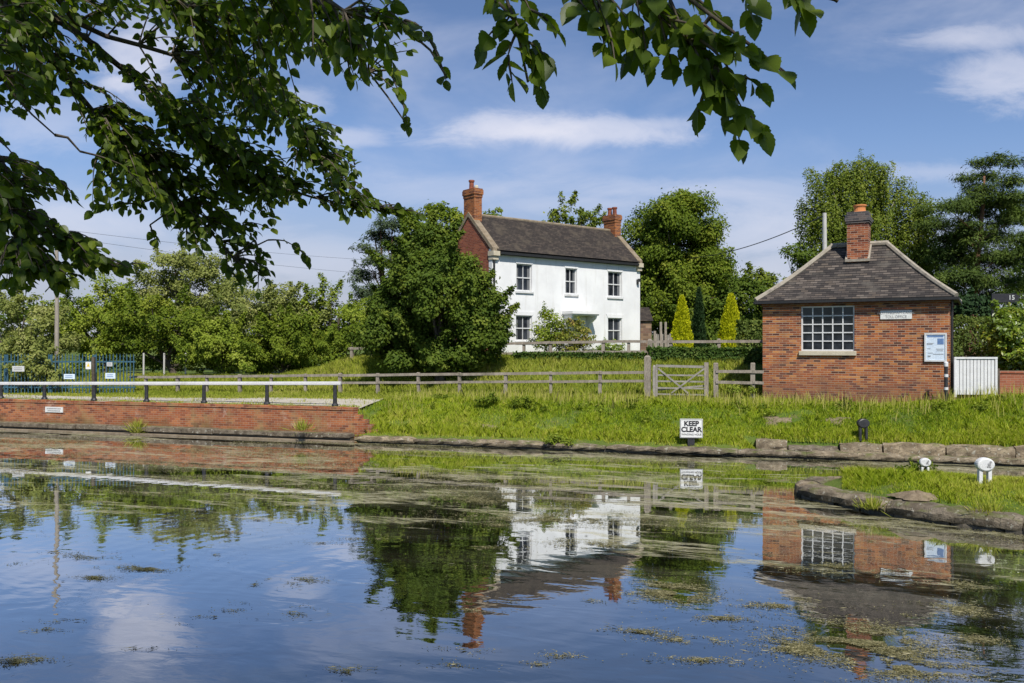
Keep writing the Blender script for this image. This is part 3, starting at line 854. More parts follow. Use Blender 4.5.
def hedge_box(label, c, half, rz, n, L, leafmat, name='hedge', cat='hedge', group=None):
    """clipped hedge: leaves in the skin of a box"""
    e = empty(name, (c[0], c[1], c[2]), rz, label, cat, group)
    f = RNG.integers(0, 5, n); P = RNG.uniform(-1, 1, (n, 3))
    nr = np.zeros((n, 3))
    w = np.array([half[1] * half[2], half[1] * half[2], half[0] * half[2], half[0] * half[2], half[0] * half[1]]); f = RNG.choice(5, n, p=w / w.sum())
    for k, (axis, sg) in enumerate(((0, -1), (0, 1), (1, -1), (1, 1), (2, 1))):
        m = f == k; P[m, axis] = sg * (1 - np.abs(RNG.normal(0, .10, m.sum()))); nr[m, axis] = sg
    bumpy = 1 + .12 * (fbm(P[:, 0] * half[0] * 1.6 + 5, P[:, 2] * half[2] * 1.6 + P[:, 1], 7) - .5) * 2
    P = P * np.array(half) * bumpy[:, None] + np.array([0, 0, half[2]])
    nr = unit(nr + RNG.normal(0, .6, (n, 3)) + np.array([0, 0, .3])); ax = RNG.normal(0, 1, (n, 3))
    ax -= nr * (ax * nr).sum(1, keepdims=True)
    LL = L * RNG.uniform(.6, 1.3, n)
    T = np.clip(fbm(P[:, 0] * 2, P[:, 2] * 2, 17) + RNG.normal(0, .18, n), 0, 1)
    cards('foliage', P, ax, nr, LL, LL * .65, T, M[leafmat], e)
    core = MB(); a, b, h = half; core.tube([(-a * .85, 0, h * .9), (a * .85, 0, h * .9)], min(b, h) * .28, 8)
    for k in range(int(a * 3) + 2):
        x = -a * .85 + 1.7 * a * k / (int(a * 3) + 1)
        core.tube([(x, 0, -.2), (x + .05, .02, h), (x - .04, 0, h * 1.6)], [.04, .03, .01], 6)
    core.build('stems', M['bark'], e)
    return e


# ------------------------------------------------------------------ trees behind
# the large dark tree in front of the house
tree('dense dark green tree standing against the left end of the white house', 34.6,
     [(432, 290, 46, 46), (420, 252, 24, 30), (440, 250, 14, 22), (468, 305, 30, 36), (398, 318, 28, 36), (420, 338, 54, 30), (474, 335, 28, 28), (382, 305, 12, 22), (494, 335, 13, 22), (452, 352, 50, 18), (394, 352, 24, 18), (460, 272, 16, 22), (376, 335, 12, 20), (404, 272, 18, 24), (450, 362, 58, 11), (400, 362, 24, 10), (490, 300, 10, 16)],
     160000, .135, 'leaf_dark', 440, .2, clump=0.5, per=330, inner=.48, shell=(.55, 1.05), spray=.4, flat=0.8)
tree('dark blue green pine rising behind the dense tree, left of the white house', 52,
     [(374, 236, 16, 6), (392, 226, 18, 6), (362, 250, 12, 5), (378, 262, 18, 6), (366, 276, 14, 6), (396, 245, 18, 8), (406, 216, 12, 5), (378, 296, 22, 12)],
     12000, .26, 'needle_blue', 385, .2, 'bark_pine', name='pine_tree', clump=.6, per=90, flat=0.35, ratio=.22, spray=0.1, up=0.9)
tree('leafy tree whose dark top shows above the gable chimney side', 47,
     [(440, 222, 22, 16), (428, 240, 26, 22), (455, 230, 16, 16), (440, 270, 34, 36)], 9000, .2, 'leaf_mid', 440, .2, clump=0.7, per=150)
tree('small round tree top peeping over the roof ridge beside the left chimney', 62,
     [(496, 214, 7, 6), (490, 224, 16, 10), (497, 240, 20, 20)], 2600, .22, 'leaf_mid', 495, .18, clump=.5)
tree('feathery tree top showing above the middle of the roof ridge', 64,
     [(566, 212, 15, 9), (582, 220, 16, 8), (553, 224, 12, 10), (596, 224, 12, 7), (572, 245, 32, 26)], 6500, .22, 'leaf_birch', 572, .2, clump=.55, per=100, spray=0.6)
tree('big rounded green tree filling the space right of the white house', 55,
     [(682, 230, 42, 36), (658, 250, 36, 44), (706, 262, 26, 38), (676, 290, 52, 44), (648, 300, 28, 40), (712, 300, 26, 36), (690, 330, 46, 24), (680, 204, 22, 13)],
     140000, .185, 'leaf_mid', 676, .34, clump=0.85, per=360, inner=.4, shell=(.6, 1.0), spray=.0, flat=0.75)
tree('low leafy tree below the big rounded tree, left of the toll office', 50,
     [(742, 300, 26, 26), (722, 318, 24, 22), (758, 315, 22, 24), (700, 322, 20, 20), (735, 335, 40, 16)], 18000, .2, 'leaf_dark', 738, .15, clump=0.7, per=160)
tree('thin spiky pale tree top left of the toll office roof', 58,
     [(757, 278, 7, 10), (752, 290, 12, 12), (770, 283, 7, 9), (763, 298, 18, 16)], 4500, .2, 'leaf_birch', 760, .14, clump=.5)
tree('leafy green tree touching the left eave of the toll office', 53,
     [(782, 300, 18, 20), (772, 318, 22, 22), (795, 310, 14, 22)], 7000, .2, 'leaf_mid', 780, .14, clump=.55, per=120)


def cone_tree(label, px, py0, py1, hw, D, n, mat, L, group=None, name='conifer', power=.75, bend=0):
    base = W(px, py1, D); base[2] = min(base[2], gz(base[0], D)); top = W(px, py0, D); H = top[2] - base[2]; R0 = hw / F * D
    e = empty(name, tuple(base), 0, label, 'conifer', group)
    t = RNG.beta(1.1, 1.35, n); th = RNG.uniform(0, 2 * PI, n)
    prof = np.minimum(1, ((1 - t) / .72)) ** power * np.minimum(1, .75 + t * 2)
    lump = 1 + .30 * (fbm(th * 2.2 + 3, t * 9, 5) - .5) * 2
    r = R0 * prof * lump * np.where(RNG.uniform(0, 1, n) < .8, RNG.uniform(.85, 1.0, n), RNG.uniform(.4, .9, n))
    P = np.stack([r * np.cos(th) + bend * t, r * np.sin(th), t * H], 1)
    o = np.stack([np.cos(th), np.sin(th), np.full(n, .35)], 1)
    nr = unit(o + RNG.normal(0, .45, (n, 3))); ax = unit(np.array([0, 0, 1.0]) + o * .6 + RNG.normal(0, .35, (n, 3)))
    LL = L * RNG.uniform(.6, 1.3, n)
    T = np.clip(.15 + .7 * fbm(th * 3, t * 16, 8) + RNG.normal(0, .12, n), 0, 1)
    cards('crown', P, ax, nr, LL, LL * .5, T, M[mat], e)
    mb = MB(); mb.tube([(0, 0, -.2), (0, 0, H * .5), (0, 0, H * .92)], [.09, .06, .02], 7); mb.build('trunk', M['bark'], e)

cone_tree('golden conifer nearer the white house, the slimmer of the pair', 682, 297, 354, 9.5, 41.5, 9000, 'golden', .14, 'golden conifers in the garden')
cone_tree('golden conifer nearer the toll office, the broader of the pair', 731, 295, 354, 11.5, 41.5, 10000, 'golden', .14, 'golden conifers in the garden')
cone_tree('dark slender cypress standing between the two golden conifers', 699, 288, 352, 6, 45, 4500, 'cypress', .14, name='cypress_tree')

# silver birch behind the toll office: hanging strands
tree('tall weeping birch with hanging strands directly behind the toll office', 43,
     [(866, 182, 40, 26), (832, 192, 28, 28), (850, 168, 24, 12), (808, 215, 12, 22), (918, 212, 18, 28), (838, 200, 32, 30), (895, 205, 28, 28), (822, 218, 18, 26), (912, 228, 20, 26), (868, 225, 44, 34), (845, 250, 36, 26), (895, 255, 34, 28), (868, 165, 18, 10), (920, 262, 14, 22), (885, 285, 34, 20)],
     110000, .115, 'leaf_birch', 872, .2, 'bark_pale', name='birch_tree', clump=.5, per=110, strand=2.1, ratio=.6, shell=(.6, 1.12), inner=.2)
tree('wispy low shrub tree at the left edge of the toll office roof', 40,
     [(798, 256, 14, 10), (806, 268, 12, 12), (790, 254, 8, 5), (812, 290, 16, 18)], 3200, .14, 'leaf_dark', 808, .09, clump=.4, per=40)

# scots pine on the right
tree('tall open scots pine with reddish trunk at the right of the picture', 40,
     [(982, 164, 12, 5), (1000, 158, 14, 4), (1012, 163, 12, 4), (966, 180, 14, 5), (988, 176, 12, 5), (1008, 182, 14, 6), (975, 190, 12, 5), (948, 208, 24, 8), (980, 200, 24, 7), (1012, 198, 22, 7), (936, 226, 20, 8), (958, 240, 28, 8), (1008, 222, 26, 8), (1026, 240, 26, 8), (938, 258, 22, 10), (1000, 255, 30, 8), (960, 278, 28, 10), (1015, 282, 30, 9), (936, 290, 20, 10), (995, 300, 30, 9), (955, 305, 26, 10), (978, 212, 18, 14), (965, 232, 18, 14), (985, 238, 22, 14), (972, 262, 26, 12), (950, 256, 22, 12), (985, 282, 28, 12), (1000, 205, 16, 10), (1012, 262, 20, 12), (990, 192, 10, 8)],
     84000, .19, 'needle', 971, .24, 'bark_pine', name='pine_tree', clump=0.6, per=110, flat=0.38, ratio=.2, limbs=19, inner=.3, dj=1.6, shell=(.3, 1.15), tier=True, top_px=(986, 176), spray=0.15, up=0.9)
tree('dark needled pine between the birch and the tall pine', 45,
     [(930, 250, 18, 14), (940, 275, 22, 16), (925, 295, 22, 14), (948, 300, 20, 18)], 9000, .24, 'cypress', 935, .2, 'bark_pine', name='pine_tree', clump=.6, per=60, flat=.4, ratio=.2)
tree('dark bushy yew behind the clipped hedge, right of the toll office', 36,
     [(968, 306, 22, 12), (1000, 322, 26, 12), (950, 318, 16, 14), (1025, 325, 20, 14)], 12000, .14, 'cypress', 980, .12, name='bush', cat='bush', clump=.4, per=120)
tree('tall dark tree partly out of view at the far right edge', 48,
     [(1035, 215, 26, 30), (1045, 260, 30, 34), (1030, 300, 26, 20)], 12000, .2, 'leaf_dark', 1040, .2, clump=0.7, per=160)

# trees and bushes on the left
tree('tall grey green willow rising above the bushes on the left', 54,
     [(172, 268, 26, 22), (192, 262, 22, 16), (205, 285, 30, 26), (150, 292, 26, 26), (178, 305, 44, 36), (228, 290, 24, 22), (140, 325, 30, 32), (215, 325, 40, 34)],
     46000, .15, 'leaf_olive', 178, .25, clump=0.75, per=260, spray=0.35, inner=.3)
tree('olive green bushy tree right behind the blue palisade fence', 47,
     [(100, 364, 50, 16), (95, 305, 32, 26), (118, 318, 34, 30), (78, 325, 30, 30), (105, 345, 46, 22), (140, 338, 26, 28)], 34000, .15, 'leaf_lime', 105, .16, clump=0.65, per=240, spray=0.4, inner=.3)
tree('dark leaning tree with bent trunk behind the open grass', 45,
     [(165, 362, 30, 10), (150, 318, 34, 20), (185, 326, 26, 18), (125, 345, 30, 12), (170, 345, 34, 14), (200, 350, 18, 14)], 20000, .15, 'leaf_mid', 176, .2, clump=0.6, lean=-.9, per=200, spray=0.35)
tree('pale flowering elder bush behind the left end of the blue fence', 42,
     [(20, 368, 40, 16), (18, 318, 34, 28), (42, 335, 30, 26), (-10, 330, 34, 34), (20, 352, 44, 24), (55, 352, 20, 22)], 28000, .13, 'leaf_olive', 20, .1, name='bush', cat='bush', clump=0.5, per=200, spray=0.5, inner=.3)
tree('low overgrown bush tangled in the blue fence beside the pole', 37.0,
     [(38, 368, 16, 20), (30, 355, 14, 16), (48, 378, 12, 14), (12, 385, 20, 14)], 8000, .12, 'leaf_olive', 36, .06, name='bush', cat='bush', clump=.35, per=50)
tree('broad pale green bushy tree in the middle of the left hedgerow', 49,
     [(265, 362, 50, 14), (255, 318, 40, 28), (285, 312, 30, 22), (240, 335, 36, 26), (300, 330, 36, 26), (270, 345, 44, 22), (232, 308, 22, 18)], 42000, .14, 'leaf_olive', 268, .18, clump=0.65, per=260, spray=0.5, inner=.3)
tree('yellow green bushy tree left of the dark tree beside the house', 48,
     [(335, 360, 44, 14), (328, 312, 30, 20), (352, 318, 26, 22), (310, 332, 30, 24), (340, 338, 36, 20), (370, 325, 18, 20)], 32000, .14, 'leaf_lime', 335, .18, clump=0.62, per=240, spray=0.5, inner=.3)
tree('bright green elder bush nearest the fence on the left', 42.5,
     [(222, 366, 30, 11), (222, 345, 26, 22), (205, 355, 22, 18), (240, 358, 22, 16), (225, 332, 14, 10)], 28000, .125, 'leaf_lime', 222, .08, name='bush', cat='bush', clump=0.5, per=200, spray=0.4, inner=.3)
tree('dark tangled bush right of the bright elder bush', 43,
     [(284, 364, 34, 12), (280, 345, 30, 22), (262, 360, 24, 14), (305, 355, 26, 18), (290, 328, 18, 12)], 30000, .125, 'leaf_mid', 282, .08, name='bush', cat='bush', clump=0.5, per=220, spray=0.4, inner=.3)
tree('rounded clipped bush beside the short fence left of the house', 42,
     [(352, 337, 22, 12), (335, 345, 16, 12), (370, 342, 14, 12)], 8500, .12, 'leaf_mid', 350, .07, name='bush', cat='bush', clump=.32, per=140)


def woodland():
    lb = []
    for k in range(46):
        x = -260 + k * 34 + random.uniform(-12, 12); D = random.uniform(95, 130)
        lb += lobes_px(D, [(x, random.uniform(322, 334), random.uniform(26, 40), random.uniform(14, 24))], .9, 3)
    e = empty('woodland', (0, 0, 0))
    bpy.context.view_layer.update()
    P, O, T = crown_pts(lb, 30000, 1.5, 60, .7)
    N = len(P); nr = unit(O + RNG.normal(0, .5, (N, 3))); ax = RNG.normal(0, 1, (N, 3)); LL = .6 * RNG.uniform(.6, 1.3, N)
    bpy.data.objects.remove(e)
    o = cards('woodland', P, ax, nr, LL, LL * .7, T, M['leaf_dark'], None)
    set_props(o, 'distant woodland closing the view beyond the house', 'woodland', kind='stuff')
woodland()

# ------------------------------------------------------------------ white house
HX, HD, HZ = -.90, 38.3, 2.55
hrz = math.atan2(.621, .784); hd = (math.cos(hrz), math.sin(hrz))
HL, HDEP = 9.66, 3.6
house = empty('house', (HX, HD, HZ), hrz, 'white rendered two storey house with brick gable and dark tiled roof', 'house')
ht = lambda px: float(line_t(px, HX, HD, hd[0], hd[1]))
hz = lambda py, px: float(CZ + (HY - py) / F * (HD + ht(px) * hd[1]) - HZ)
EAVE = 7.55 - HZ
win = []
for x0, x1, y0, y1 in ((516.5, 532, 264, 291.3), (565.5, 577, 268.4, 294.3), (608, 621.8, 271.8, 297), (516, 532, 315.5, 341), (608, 621.8, 318, 343)):
    win.append((ht(x0), ht(x1), hz(y1, (x0 + x1) / 2), hz(y0, (x0 + x1) / 2)))
door = (ht(567), ht(581), 0, hz(320, 574))
mb = MB(); panel(mb, 0, HL, -.5, EAVE, win + [door], 0, .24)
mb.build('front_wall', M['render'], house)
RI = 1.68  # rise to the ridge
for gx, nm in ((0, 'gable_wall'), (HL, 'gable_wall')):
    mb = MB(); a, b = (gx + .003, gx + .26) if gx == 0 else (gx - .26, gx - .003)
    y0, y1, ym = .243, HDEP, HDEP / 2
    prof = [(y0, -.5), (y1, -.5), (y1, EAVE), (ym, EAVE + RI), (y0, EAVE + .2)]
    mb.poly([(a, y, z) for y, z in prof][::-1]); mb.poly([(b, y, z) for y, z in prof])
    for k in range(5):
        p0, p1 = prof[k], prof[(k + 1) % 5]; mb.quad((a, *p0), (a, *p1), (b, *p1), (b, *p0))
    mb.build(nm, M['brick_house'], house)
mb = MB(); mb.box(.27, HL - .27, HDEP - .24, HDEP - .003, -.5, EAVE); mb.build('back_wall', M['brick_house'], house)


def roof_slab(mb, x0, x1, ya, za, yb, zb, th=.07):
    L = math.hypot(yb - ya, zb - za); n = Vector((0, -(zb - za), (yb - ya))).normalized()
    if n.z < 0: n = -n
    p = [(x0, ya, za), (x1, ya, za), (x1, yb, zb), (x0, yb, zb)]
    q = [tuple(Vector(k) + n * th) for k in p]
    mb.poly(q if ya < yb else q[::-1], [(x0, 0), (x1, 0), (x1, L), (x0, L)] if ya < yb else [(x0, L), (x1, L), (x1, 0), (x0, 0)])
    mb.poly(p[::-1] if ya < yb else p)
    for k in range(4): mb.quad(p[k], p[(k + 1) % 4], q[(k + 1) % 4], q[k], [(0, 0)] * 4)

mb = MB(); sl = RI / (HDEP / 2)
roof_slab(mb, .20, HL - .20, -.14, EAVE - .14 * sl + .02, HDEP / 2, EAVE + RI + .02)
roof_slab(mb, .20, HL - .20, HDEP + .14, EAVE - .14 * sl + .02, HDEP / 2, EAVE + RI + .02)
roof = mb.build('roof', M['tiles'], house)
mb = MB(); mb.tube([(.3, HDEP / 2, EAVE + RI + .08), (HL - .3, HDEP / 2, EAVE + RI + .08)], .09, 8)
mb.build('ridge_tiles', M['coping'], roof)
# coped verges and kneelers
for gx in (0, HL):
    mb = MB(); a, b = (-.05, .30) if gx == 0 else (HL - .30, HL + .05)
    for ya, yb in ((-.12, HDEP / 2), (HDEP + .12, HDEP / 2)):
        za, zb = EAVE + .02 - .10, EAVE + RI + .12
        mb.poly([(a, ya, za + .12), (b, ya, za + .12), (b, yb, zb + .06), (a, yb, zb + .06)])
        mb.poly([(a, ya, za - .10), (a, yb, zb - .14), (b, yb, zb - .14), (b, ya, za - .10)])
        mb.quad((a, ya, za - .10), (a, ya, za + .12), (a, yb, zb + .06), (a, yb, zb - .14))
        mb.quad((b, ya, za - .10), (b, yb, zb - .14), (b, yb, zb + .06), (b, ya, za + .12))
        mb.quad((a, ya, za - .10), (b, ya, za - .10), (b, ya, za + .12), (a, ya, za + .12))
    mb.build('gable_coping', M['coping'], house)
    mb = MB(); mb.box(a - .01, b + .01, -.20, .235, EAVE - .32, EAVE - .11); mb.box(a + .02, b - .02, -.12, .233, EAVE - .50, EAVE - .322)
    mb.build('kneeler', M['cream'], house)
mb = MB()
mb.bar((.32, -.19, EAVE - .19), (HL - .32, -.19, EAVE - .19), .12, .11); mb.bar((.32, -.06, EAVE - .2), (HL - .32, -.06, EAVE - .2), .10, .12)
mb.build('gutter', M['gutter'], house)
mb = MB(); mb.tube([(.07, -.08, EAVE - .5), (.07, -.08, .1)], .045, 8); mb.build('downpipe', M['gutter'], house)
mb = MB(); mb.box(HL - .28, HL - .2, -.10, -.003, EAVE - 1.2, EAVE - .95); mb.box(HL - .30, HL - .18, -.22, -.10, EAVE - 1.08, EAVE - .92); mb.build('wall_lamp', M['black'], house)


def sash(x0, x1, z0, z1, cols=2, curtains=True):
    t = .05; mb = MB(); yf = .085
    mb.box(x0 + .002, x0 + t, yf, yf + .08, z0 + .002, z1 - .002); mb.box(x1 - t, x1 - .002, yf, yf + .08, z0 + .002, z1 - .002)
    mb.box(x0 + t, x1 - t, yf, yf + .08, z1 - t, z1 - .002); mb.box(x0 + t, x1 - t, yf, yf + .08, z0 + .002, z0 + t + .02)
    zm = (z0 + z1) / 2
    mb.box(x0 + t, x1 - t, yf + .003, yf + .077, zm - .025, zm + .025)
    for c in range(1, cols):
        x = x0 + (x1 - x0) * c / cols
        mb.box(x - .013, x + .013, yf + .01, yf + .05, z0 + t + .02, zm - .025); mb.box(x - .013, x + .013, yf + .01, yf + .05, zm + .025, z1 - t)
    w = mb.build('window', M['white'], house)
    for za, zb in ((z0 + t + .02, zm - .025), (zm + .025, z1 - t)):
        m2 = MB(); m2.box(x0 + t, x1 - t, yf + .052, yf + .066, za, zb); m2.build('pane', M['glass'], w)
    if curtains:
        cw = (x1 - x0) * random.uniform(.12, .2); za, zb = (z0 + t + .022, z1 - t - .002)
        for xa, xb in ((x0 + t, x0 + t + cw), (x1 - t - cw, x1 - t)):
            m5 = MB(); n5 = 8
            for k5 in range(n5): m5.quad(*[(xa + (xb - xa) * kk / n5, yf + .045 + .006 * (kk % 2), zz) for kk, zz in ((k5, za), (k5 + 1, za), (k5 + 1, zb), (k5, zb))])
            m5.build('curtain', M['curtain'], w)
    m3 = MB(); m3.box(x0 - .07, x1 + .07, -.07, .08, z0 - .09, z0 - .004); m3.build('sill', M['white'], w)
    m4 = MB(); zt = z1 + .19
    pr = [(x0 - .03, z1 + .005), (x1 + .03, z1 + .005), (x1 + .14, zt), (x0 - .14, zt)]
    m4.poly([(x, -.02, z) for x, z in pr]); m4.poly([(x, .05, z) for x, z in pr][::-1])
    for k in range(4):
        a, b = pr[k], pr[(k + 1) % 4]; m4.quad((b[0], -.02, b[1]), (a[0], -.02, a[1]), (a[0], .05, a[1]), (b[0], .05, b[1]))
    m4.build('lintel', M['render'], w)
for k, (a, b, c, d) in enumerate(win): sash(a, b, c, d)
mb = MB(); mb.box(door[0] + .003, door[1] - .003, .12, .18, 0, door[3] - .32); dr = mb.build('door', M['white'], house)
mb = MB(); mb.box(door[0] + .06, door[1] - .06, .105, .13, door[3] - .30, door[3] - .04); mb.build('fanlight', M['glass'], dr)
mb = MB()
h0, h1 = ht(562), ht(590); zt = hz(311.5, 576)
mb.box(h0, h1, -.75, -.003, zt - .14, zt); mb.box(h0 + .04, h1 - .04, -.68, -.004, zt - .20, zt - .142)
for bx in (h0 + .10, h1 - .22):
    pr = [(-.003, zt - .21), (-.62, zt - .21), (-.55, zt - .36), (-.25, zt - .55), (-.12, zt - .85), (-.003, zt - .95)]
    mb.poly([(bx, y, z) for y, z in pr]); mb.poly([(bx + .12, y, z) for y, z in pr][::-1])
    for k in range(6):
        p0, p1 = pr[k], pr[(k + 1) % 6]; mb.quad((bx, *p0), (bx + .12, *p0), (bx + .12, *p1), (bx, *p1))
mb.build('porch_hood', M['render'], house)


def house_chimney(gx, pots, top_py, px):
    D = HD + gx * hd[1] + HDEP / 2 * hd[0]
    zt = CZ + (HY - top_py) / F * D - HZ; zr = EAVE + RI
    m = MB(); a, b = gx - .22, gx + .22; y0, y1 = HDEP / 2 - .42, HDEP / 2 + .42
    m.box(a, b, y0, y1, zr - .5, zt - .42)
    c = m.build('chimney', M['brick_hchim'], house)
    m = MB(); m.box(a - .025, b + .025, y0 - .025, y1 + .025, zt - .418, zt - .28); m.box(a - .055, b + .055, y0 - .055, y1 + .055, zt - .278, zt - .06); m.box(a - .03, b + .03, y0 - .03, y1 + .03, zt - .058, zt)
    m.build('chimney_cap', M['brick_hchim'], c)
    for off, hh in pots:
        m = MB(); m.lathe([(.13, 0), (.13, .05), (.115, .08), (.105, hh - .10), (.14, hh - .08), (.14, hh)], 14, (gx, HDEP / 2 + off, zt - .004)); m.build('chimney_pot', M['pot_dark'], c)
    if gx < 1:
        m = MB(); m.lathe([(.10, 0), (.10, .10), (.07, .16)], 12, (gx, HDEP / 2 - .28, zt - .004)); m.build('chimney_pot', M['cream'], c)
house_chimney(.23, ((.10, .45),), 189.5, 470)
house_chimney(HL - .23, ((-.18, .42), (.18, .42)), 215.5, 612)

# rubble outbuilding joining the right end of the house
def outbuilding():
    D = 45.2; x0 = (640.5 - CX) / F * D; x1 = (651.5 - CX) / F * D; z0 = gz(x0, D) - .2; zt = CZ + (HY - 321) / F * D; zr = CZ + (HY - 312) / F * D
    e = empty('outbuilding', (x0, D, z0), 0, 'small brown stone outbuilding at the right corner of the white house', 'outbuilding')
    m = MB(); m.box(0, x1 - x0, 0, 2.5, 0, zt - z0); m.build('wall', M['rubble'], e)
    m = MB(); w = x1 - x0
    m.quad((-.1, -.12, zt - z0 + .005), (w + .08, -.12, zt - z0 + .005), (w + .08, 1.3, zr - z0 + .3), (-.1, 1.3, zr - z0 + .3), [(0, 0), (w, 0), (w, 1.4), (0, 1.4)])
    m.quad((w + .08, 2.7, zt - z0 + .005), (-.1, 2.7, zt - z0 + .005), (-.1, 1.3, zr - z0 + .3), (w + .08, 1.3, zr - z0 + .3), [(0, 0), (w, 0), (w, 1.4), (0, 1.4)])
    m.poly([(w + .08, -.12, zt - z0 + .005), (w + .08, 2.7, zt - z0 + .005), (w + .08, 1.3, zr - z0 + .3)]); m.poly([(-.1, -.12, zt - z0 + .005), (-.1, 1.3, zr - z0 + .3), (-.1, 2.7, zt - z0 + .005)])
    m.quad((-.1, -.12, zt - z0 + .004), (-.1, 2.7, zt - z0 + .004), (w + .08, 2.7, zt - z0 + .004), (w + .08, -.12, zt - z0 + .004))
    m.build('roof', M['tiles'], e)
outbuilding()


def garden_gate():
    D = 44.0; c = W(664, 345, D); z0 = gz(c[0], D) - .1; zt = CZ + (HY - 334) / F * D - z0
    e = empty('garden_gate', (c[0], D, z0), 0, 'grey slatted wooden garden gate beside the stone outbuilding', 'gate')
    m = MB(); k = D / F
    for i in range(9): m.box((-8 + i * 1.9) * k, (-8 + i * 1.9 + 1.5) * k, 0, .03, .1, zt + random.uniform(-.06, .06))
    m.build('slats', M['oldwood'], e)
    for za_ in (.3, zt - .3):
        m = MB(); m.box(-8.3 * k, 9.2 * k, .032, .07, za_, za_ + .1); m.build('rail', M['oldwood'], e)
    for x, h in ((-3.5, 322), (1.2, 322), (-9.5, 331)):
        m = MB(); hh = CZ + (HY - h) / F * D - z0; m.box((x - 1.1) * k, (x + 1.1) * k, -.14, -.02, 0, hh); m.build('post', M['wood'], e)
garden_gate()
tree('leafy green shrub in front of the porch of the white house', 37.6,
     [(548, 325, 12, 16), (556, 335, 12, 14), (540, 337, 9, 12), (550, 345, 16, 12)], 5200, .10, 'leaf_lime', 549, .05, name='shrub', cat='shrub', clump=.28, per=40, dj=.3)
tree('yellow and pinkish rounded shrub below the porch hood', 37.4,
     [(574, 334, 14, 12), (584, 340, 9, 11), (566, 344, 14, 10), (578, 350, 14, 8)], 5600, .09, 'azalea', 574, .05, name='shrub', cat='shrub', clump=.25, per=40, dj=.3)
tree('small yellow green shrub under the lower right window', 38.0, [(610, 347, 8, 6), (600, 351, 6, 5), (617, 351, 7, 5)], 1700, .09, 'laurel', 609, .04, name='shrub', cat='shrub', clump=.22, per=35, dj=.2)

# ------------------------------------------------------------------ toll office
TX, TD, TZ = 8.70, 29.5, 1.05
TH = R(29); TL, TDEP = 5.77, 4.05
td = (math.cos(TH), -math.sin(TH))
toll = empty('toll_office', (TX, TD, TZ), -TH, 'small square red brick office with hipped slate roof and chimney', 'building')
tt = lambda px: float(line_t(px, TX, TD, td[0], td[1]))
tz = lambda py, px: float(CZ + (HY - py) / F * (TD + tt(px) * td[1]) - TZ)
TE = 4.70 - TZ
w0, w1, wz0, wz1 = tt(801), tt(854.5), tz(351, 828), tz(305.8, 828)
mb = MB()
panel(mb, 0, TL, 0, TE, [(w0, w1, wz0, wz1)], 0, .23)
for xa, xb in ((.002, .23), (TL - .23, TL - .002)): mb.box(xa, xb, .232, TDEP - .232, 0, TE)
mb.box(0, TL, TDEP - .23, TDEP, 0, TE)
mb.build('wall', M['brick_toll'], toll)
mb = MB()
mb.box(-.03, TL + .03, -.035, -.002, TE - .16, TE - .078)
mb.box(TL + .002, TL + .035, -.002, TDEP + .03, TE - .16, TE - .078)
mb.box(-.035, -.002, -.002, TDEP + .03, TE - .16, TE - .078)
mb.build('brick_cornice', M['brick_toll'], toll)
# window
wn = MB(); t = .05
wn.box(w0 + .002, w0 + t, .05, .12, wz0 + .002, wz1 - .002); wn.box(w1 - t, w1 - .002, .05, .12, wz0 + .002, wz1 - .002)
wn.box(w0 + t, w1 - t, .05, .12, wz1 - t, wz1 - .002); wn.box(w0 + t, w1 - t, .05, .12, wz0 + .002, wz0 + t)
for k in range(1, 5):
    x = w0 + t + (w1 - w0 - 2 * t) * k / 5; wn.box(x - .018, x + .018, .06, .10, wz0 + t, wz1 - t)
for k in range(1, 5):
    z = wz0 + t + (wz1 - wz0 - 2 * t) * k / 5; wn.box(w0 + t, w1 - t, .063, .097, z - .018, z + .018)
wo_ = wn.build('window', M['white'], toll)
m = MB(); m.box(w0 + t, w1 - t, .102, .116, wz0 + t, wz1 - t); m.build('pane', M['glass'], wo_)
m = MB(); m.box(w0 - .06, w1 + .06, -.08, .11, wz0 - .15, wz0 - .003); m.build('sill', M['cream'], wo_, bevel=.012)
# roof
OV = .20; RZ = 2.0; ex0, ex1, ey0, ey1 = -OV, TL + OV, -OV, TDEP + OV
ry = (ey0 + ey1) / 2; hp = ry - ey0; rx0, rx1 = ex0 + hp * .985, ex1 - hp * .985; zb = TE + .02; zr = TE + RZ
mb = MB(); sL = math.hypot(hp, zr - zb)
# slight sag of the slopes: two rows of faces per slope
def slope(e0, e1, r1, r0):
    Lx = (Vector(e1) - Vector(e0)).length; Lr = (Vector(r1) - Vector(r0)).length; off = (Lx - Lr) / 2
    N = 6
    for k in range(N):
        a, b = k / N, (k + 1) / N
        def pt(p, q, t):
            v = Vector(p).lerp(Vector(q), t); v.z -= .10 * math.sin(PI * t) * (1 - t * .3); return v
        q = [pt(e0, r0, a), pt(e1, r1, a), pt(e1, r1, b), pt(e0, r0, b)]
        u = [(off * a, a * sL), (Lx - off * a, a * sL), (Lx - off * b, b * sL), (off * b, b * sL)]
        mb.quad(*q, u)
E = [(ex0, ey0, zb), (ex1, ey0, zb), (ex1, ey1, zb), (ex0, ey1, zb)]; r0_ = (rx0, ry, zr); r1_ = (rx1, ry, zr)
slope(E[0], E[1], r1_, r0_); slope(E[2], E[3], r0_, r1_); slope(E[1], E[2], r1_, r1_); slope(E[3], E[0], r0_, r0_)
rf = mb.build('roof', M['slate'], toll)
mb = MB(); mb.quad(*[(x, y, zb - .005) for x, y, z in E][::-1]); mb.build('soffit', M['gutter'], toll)


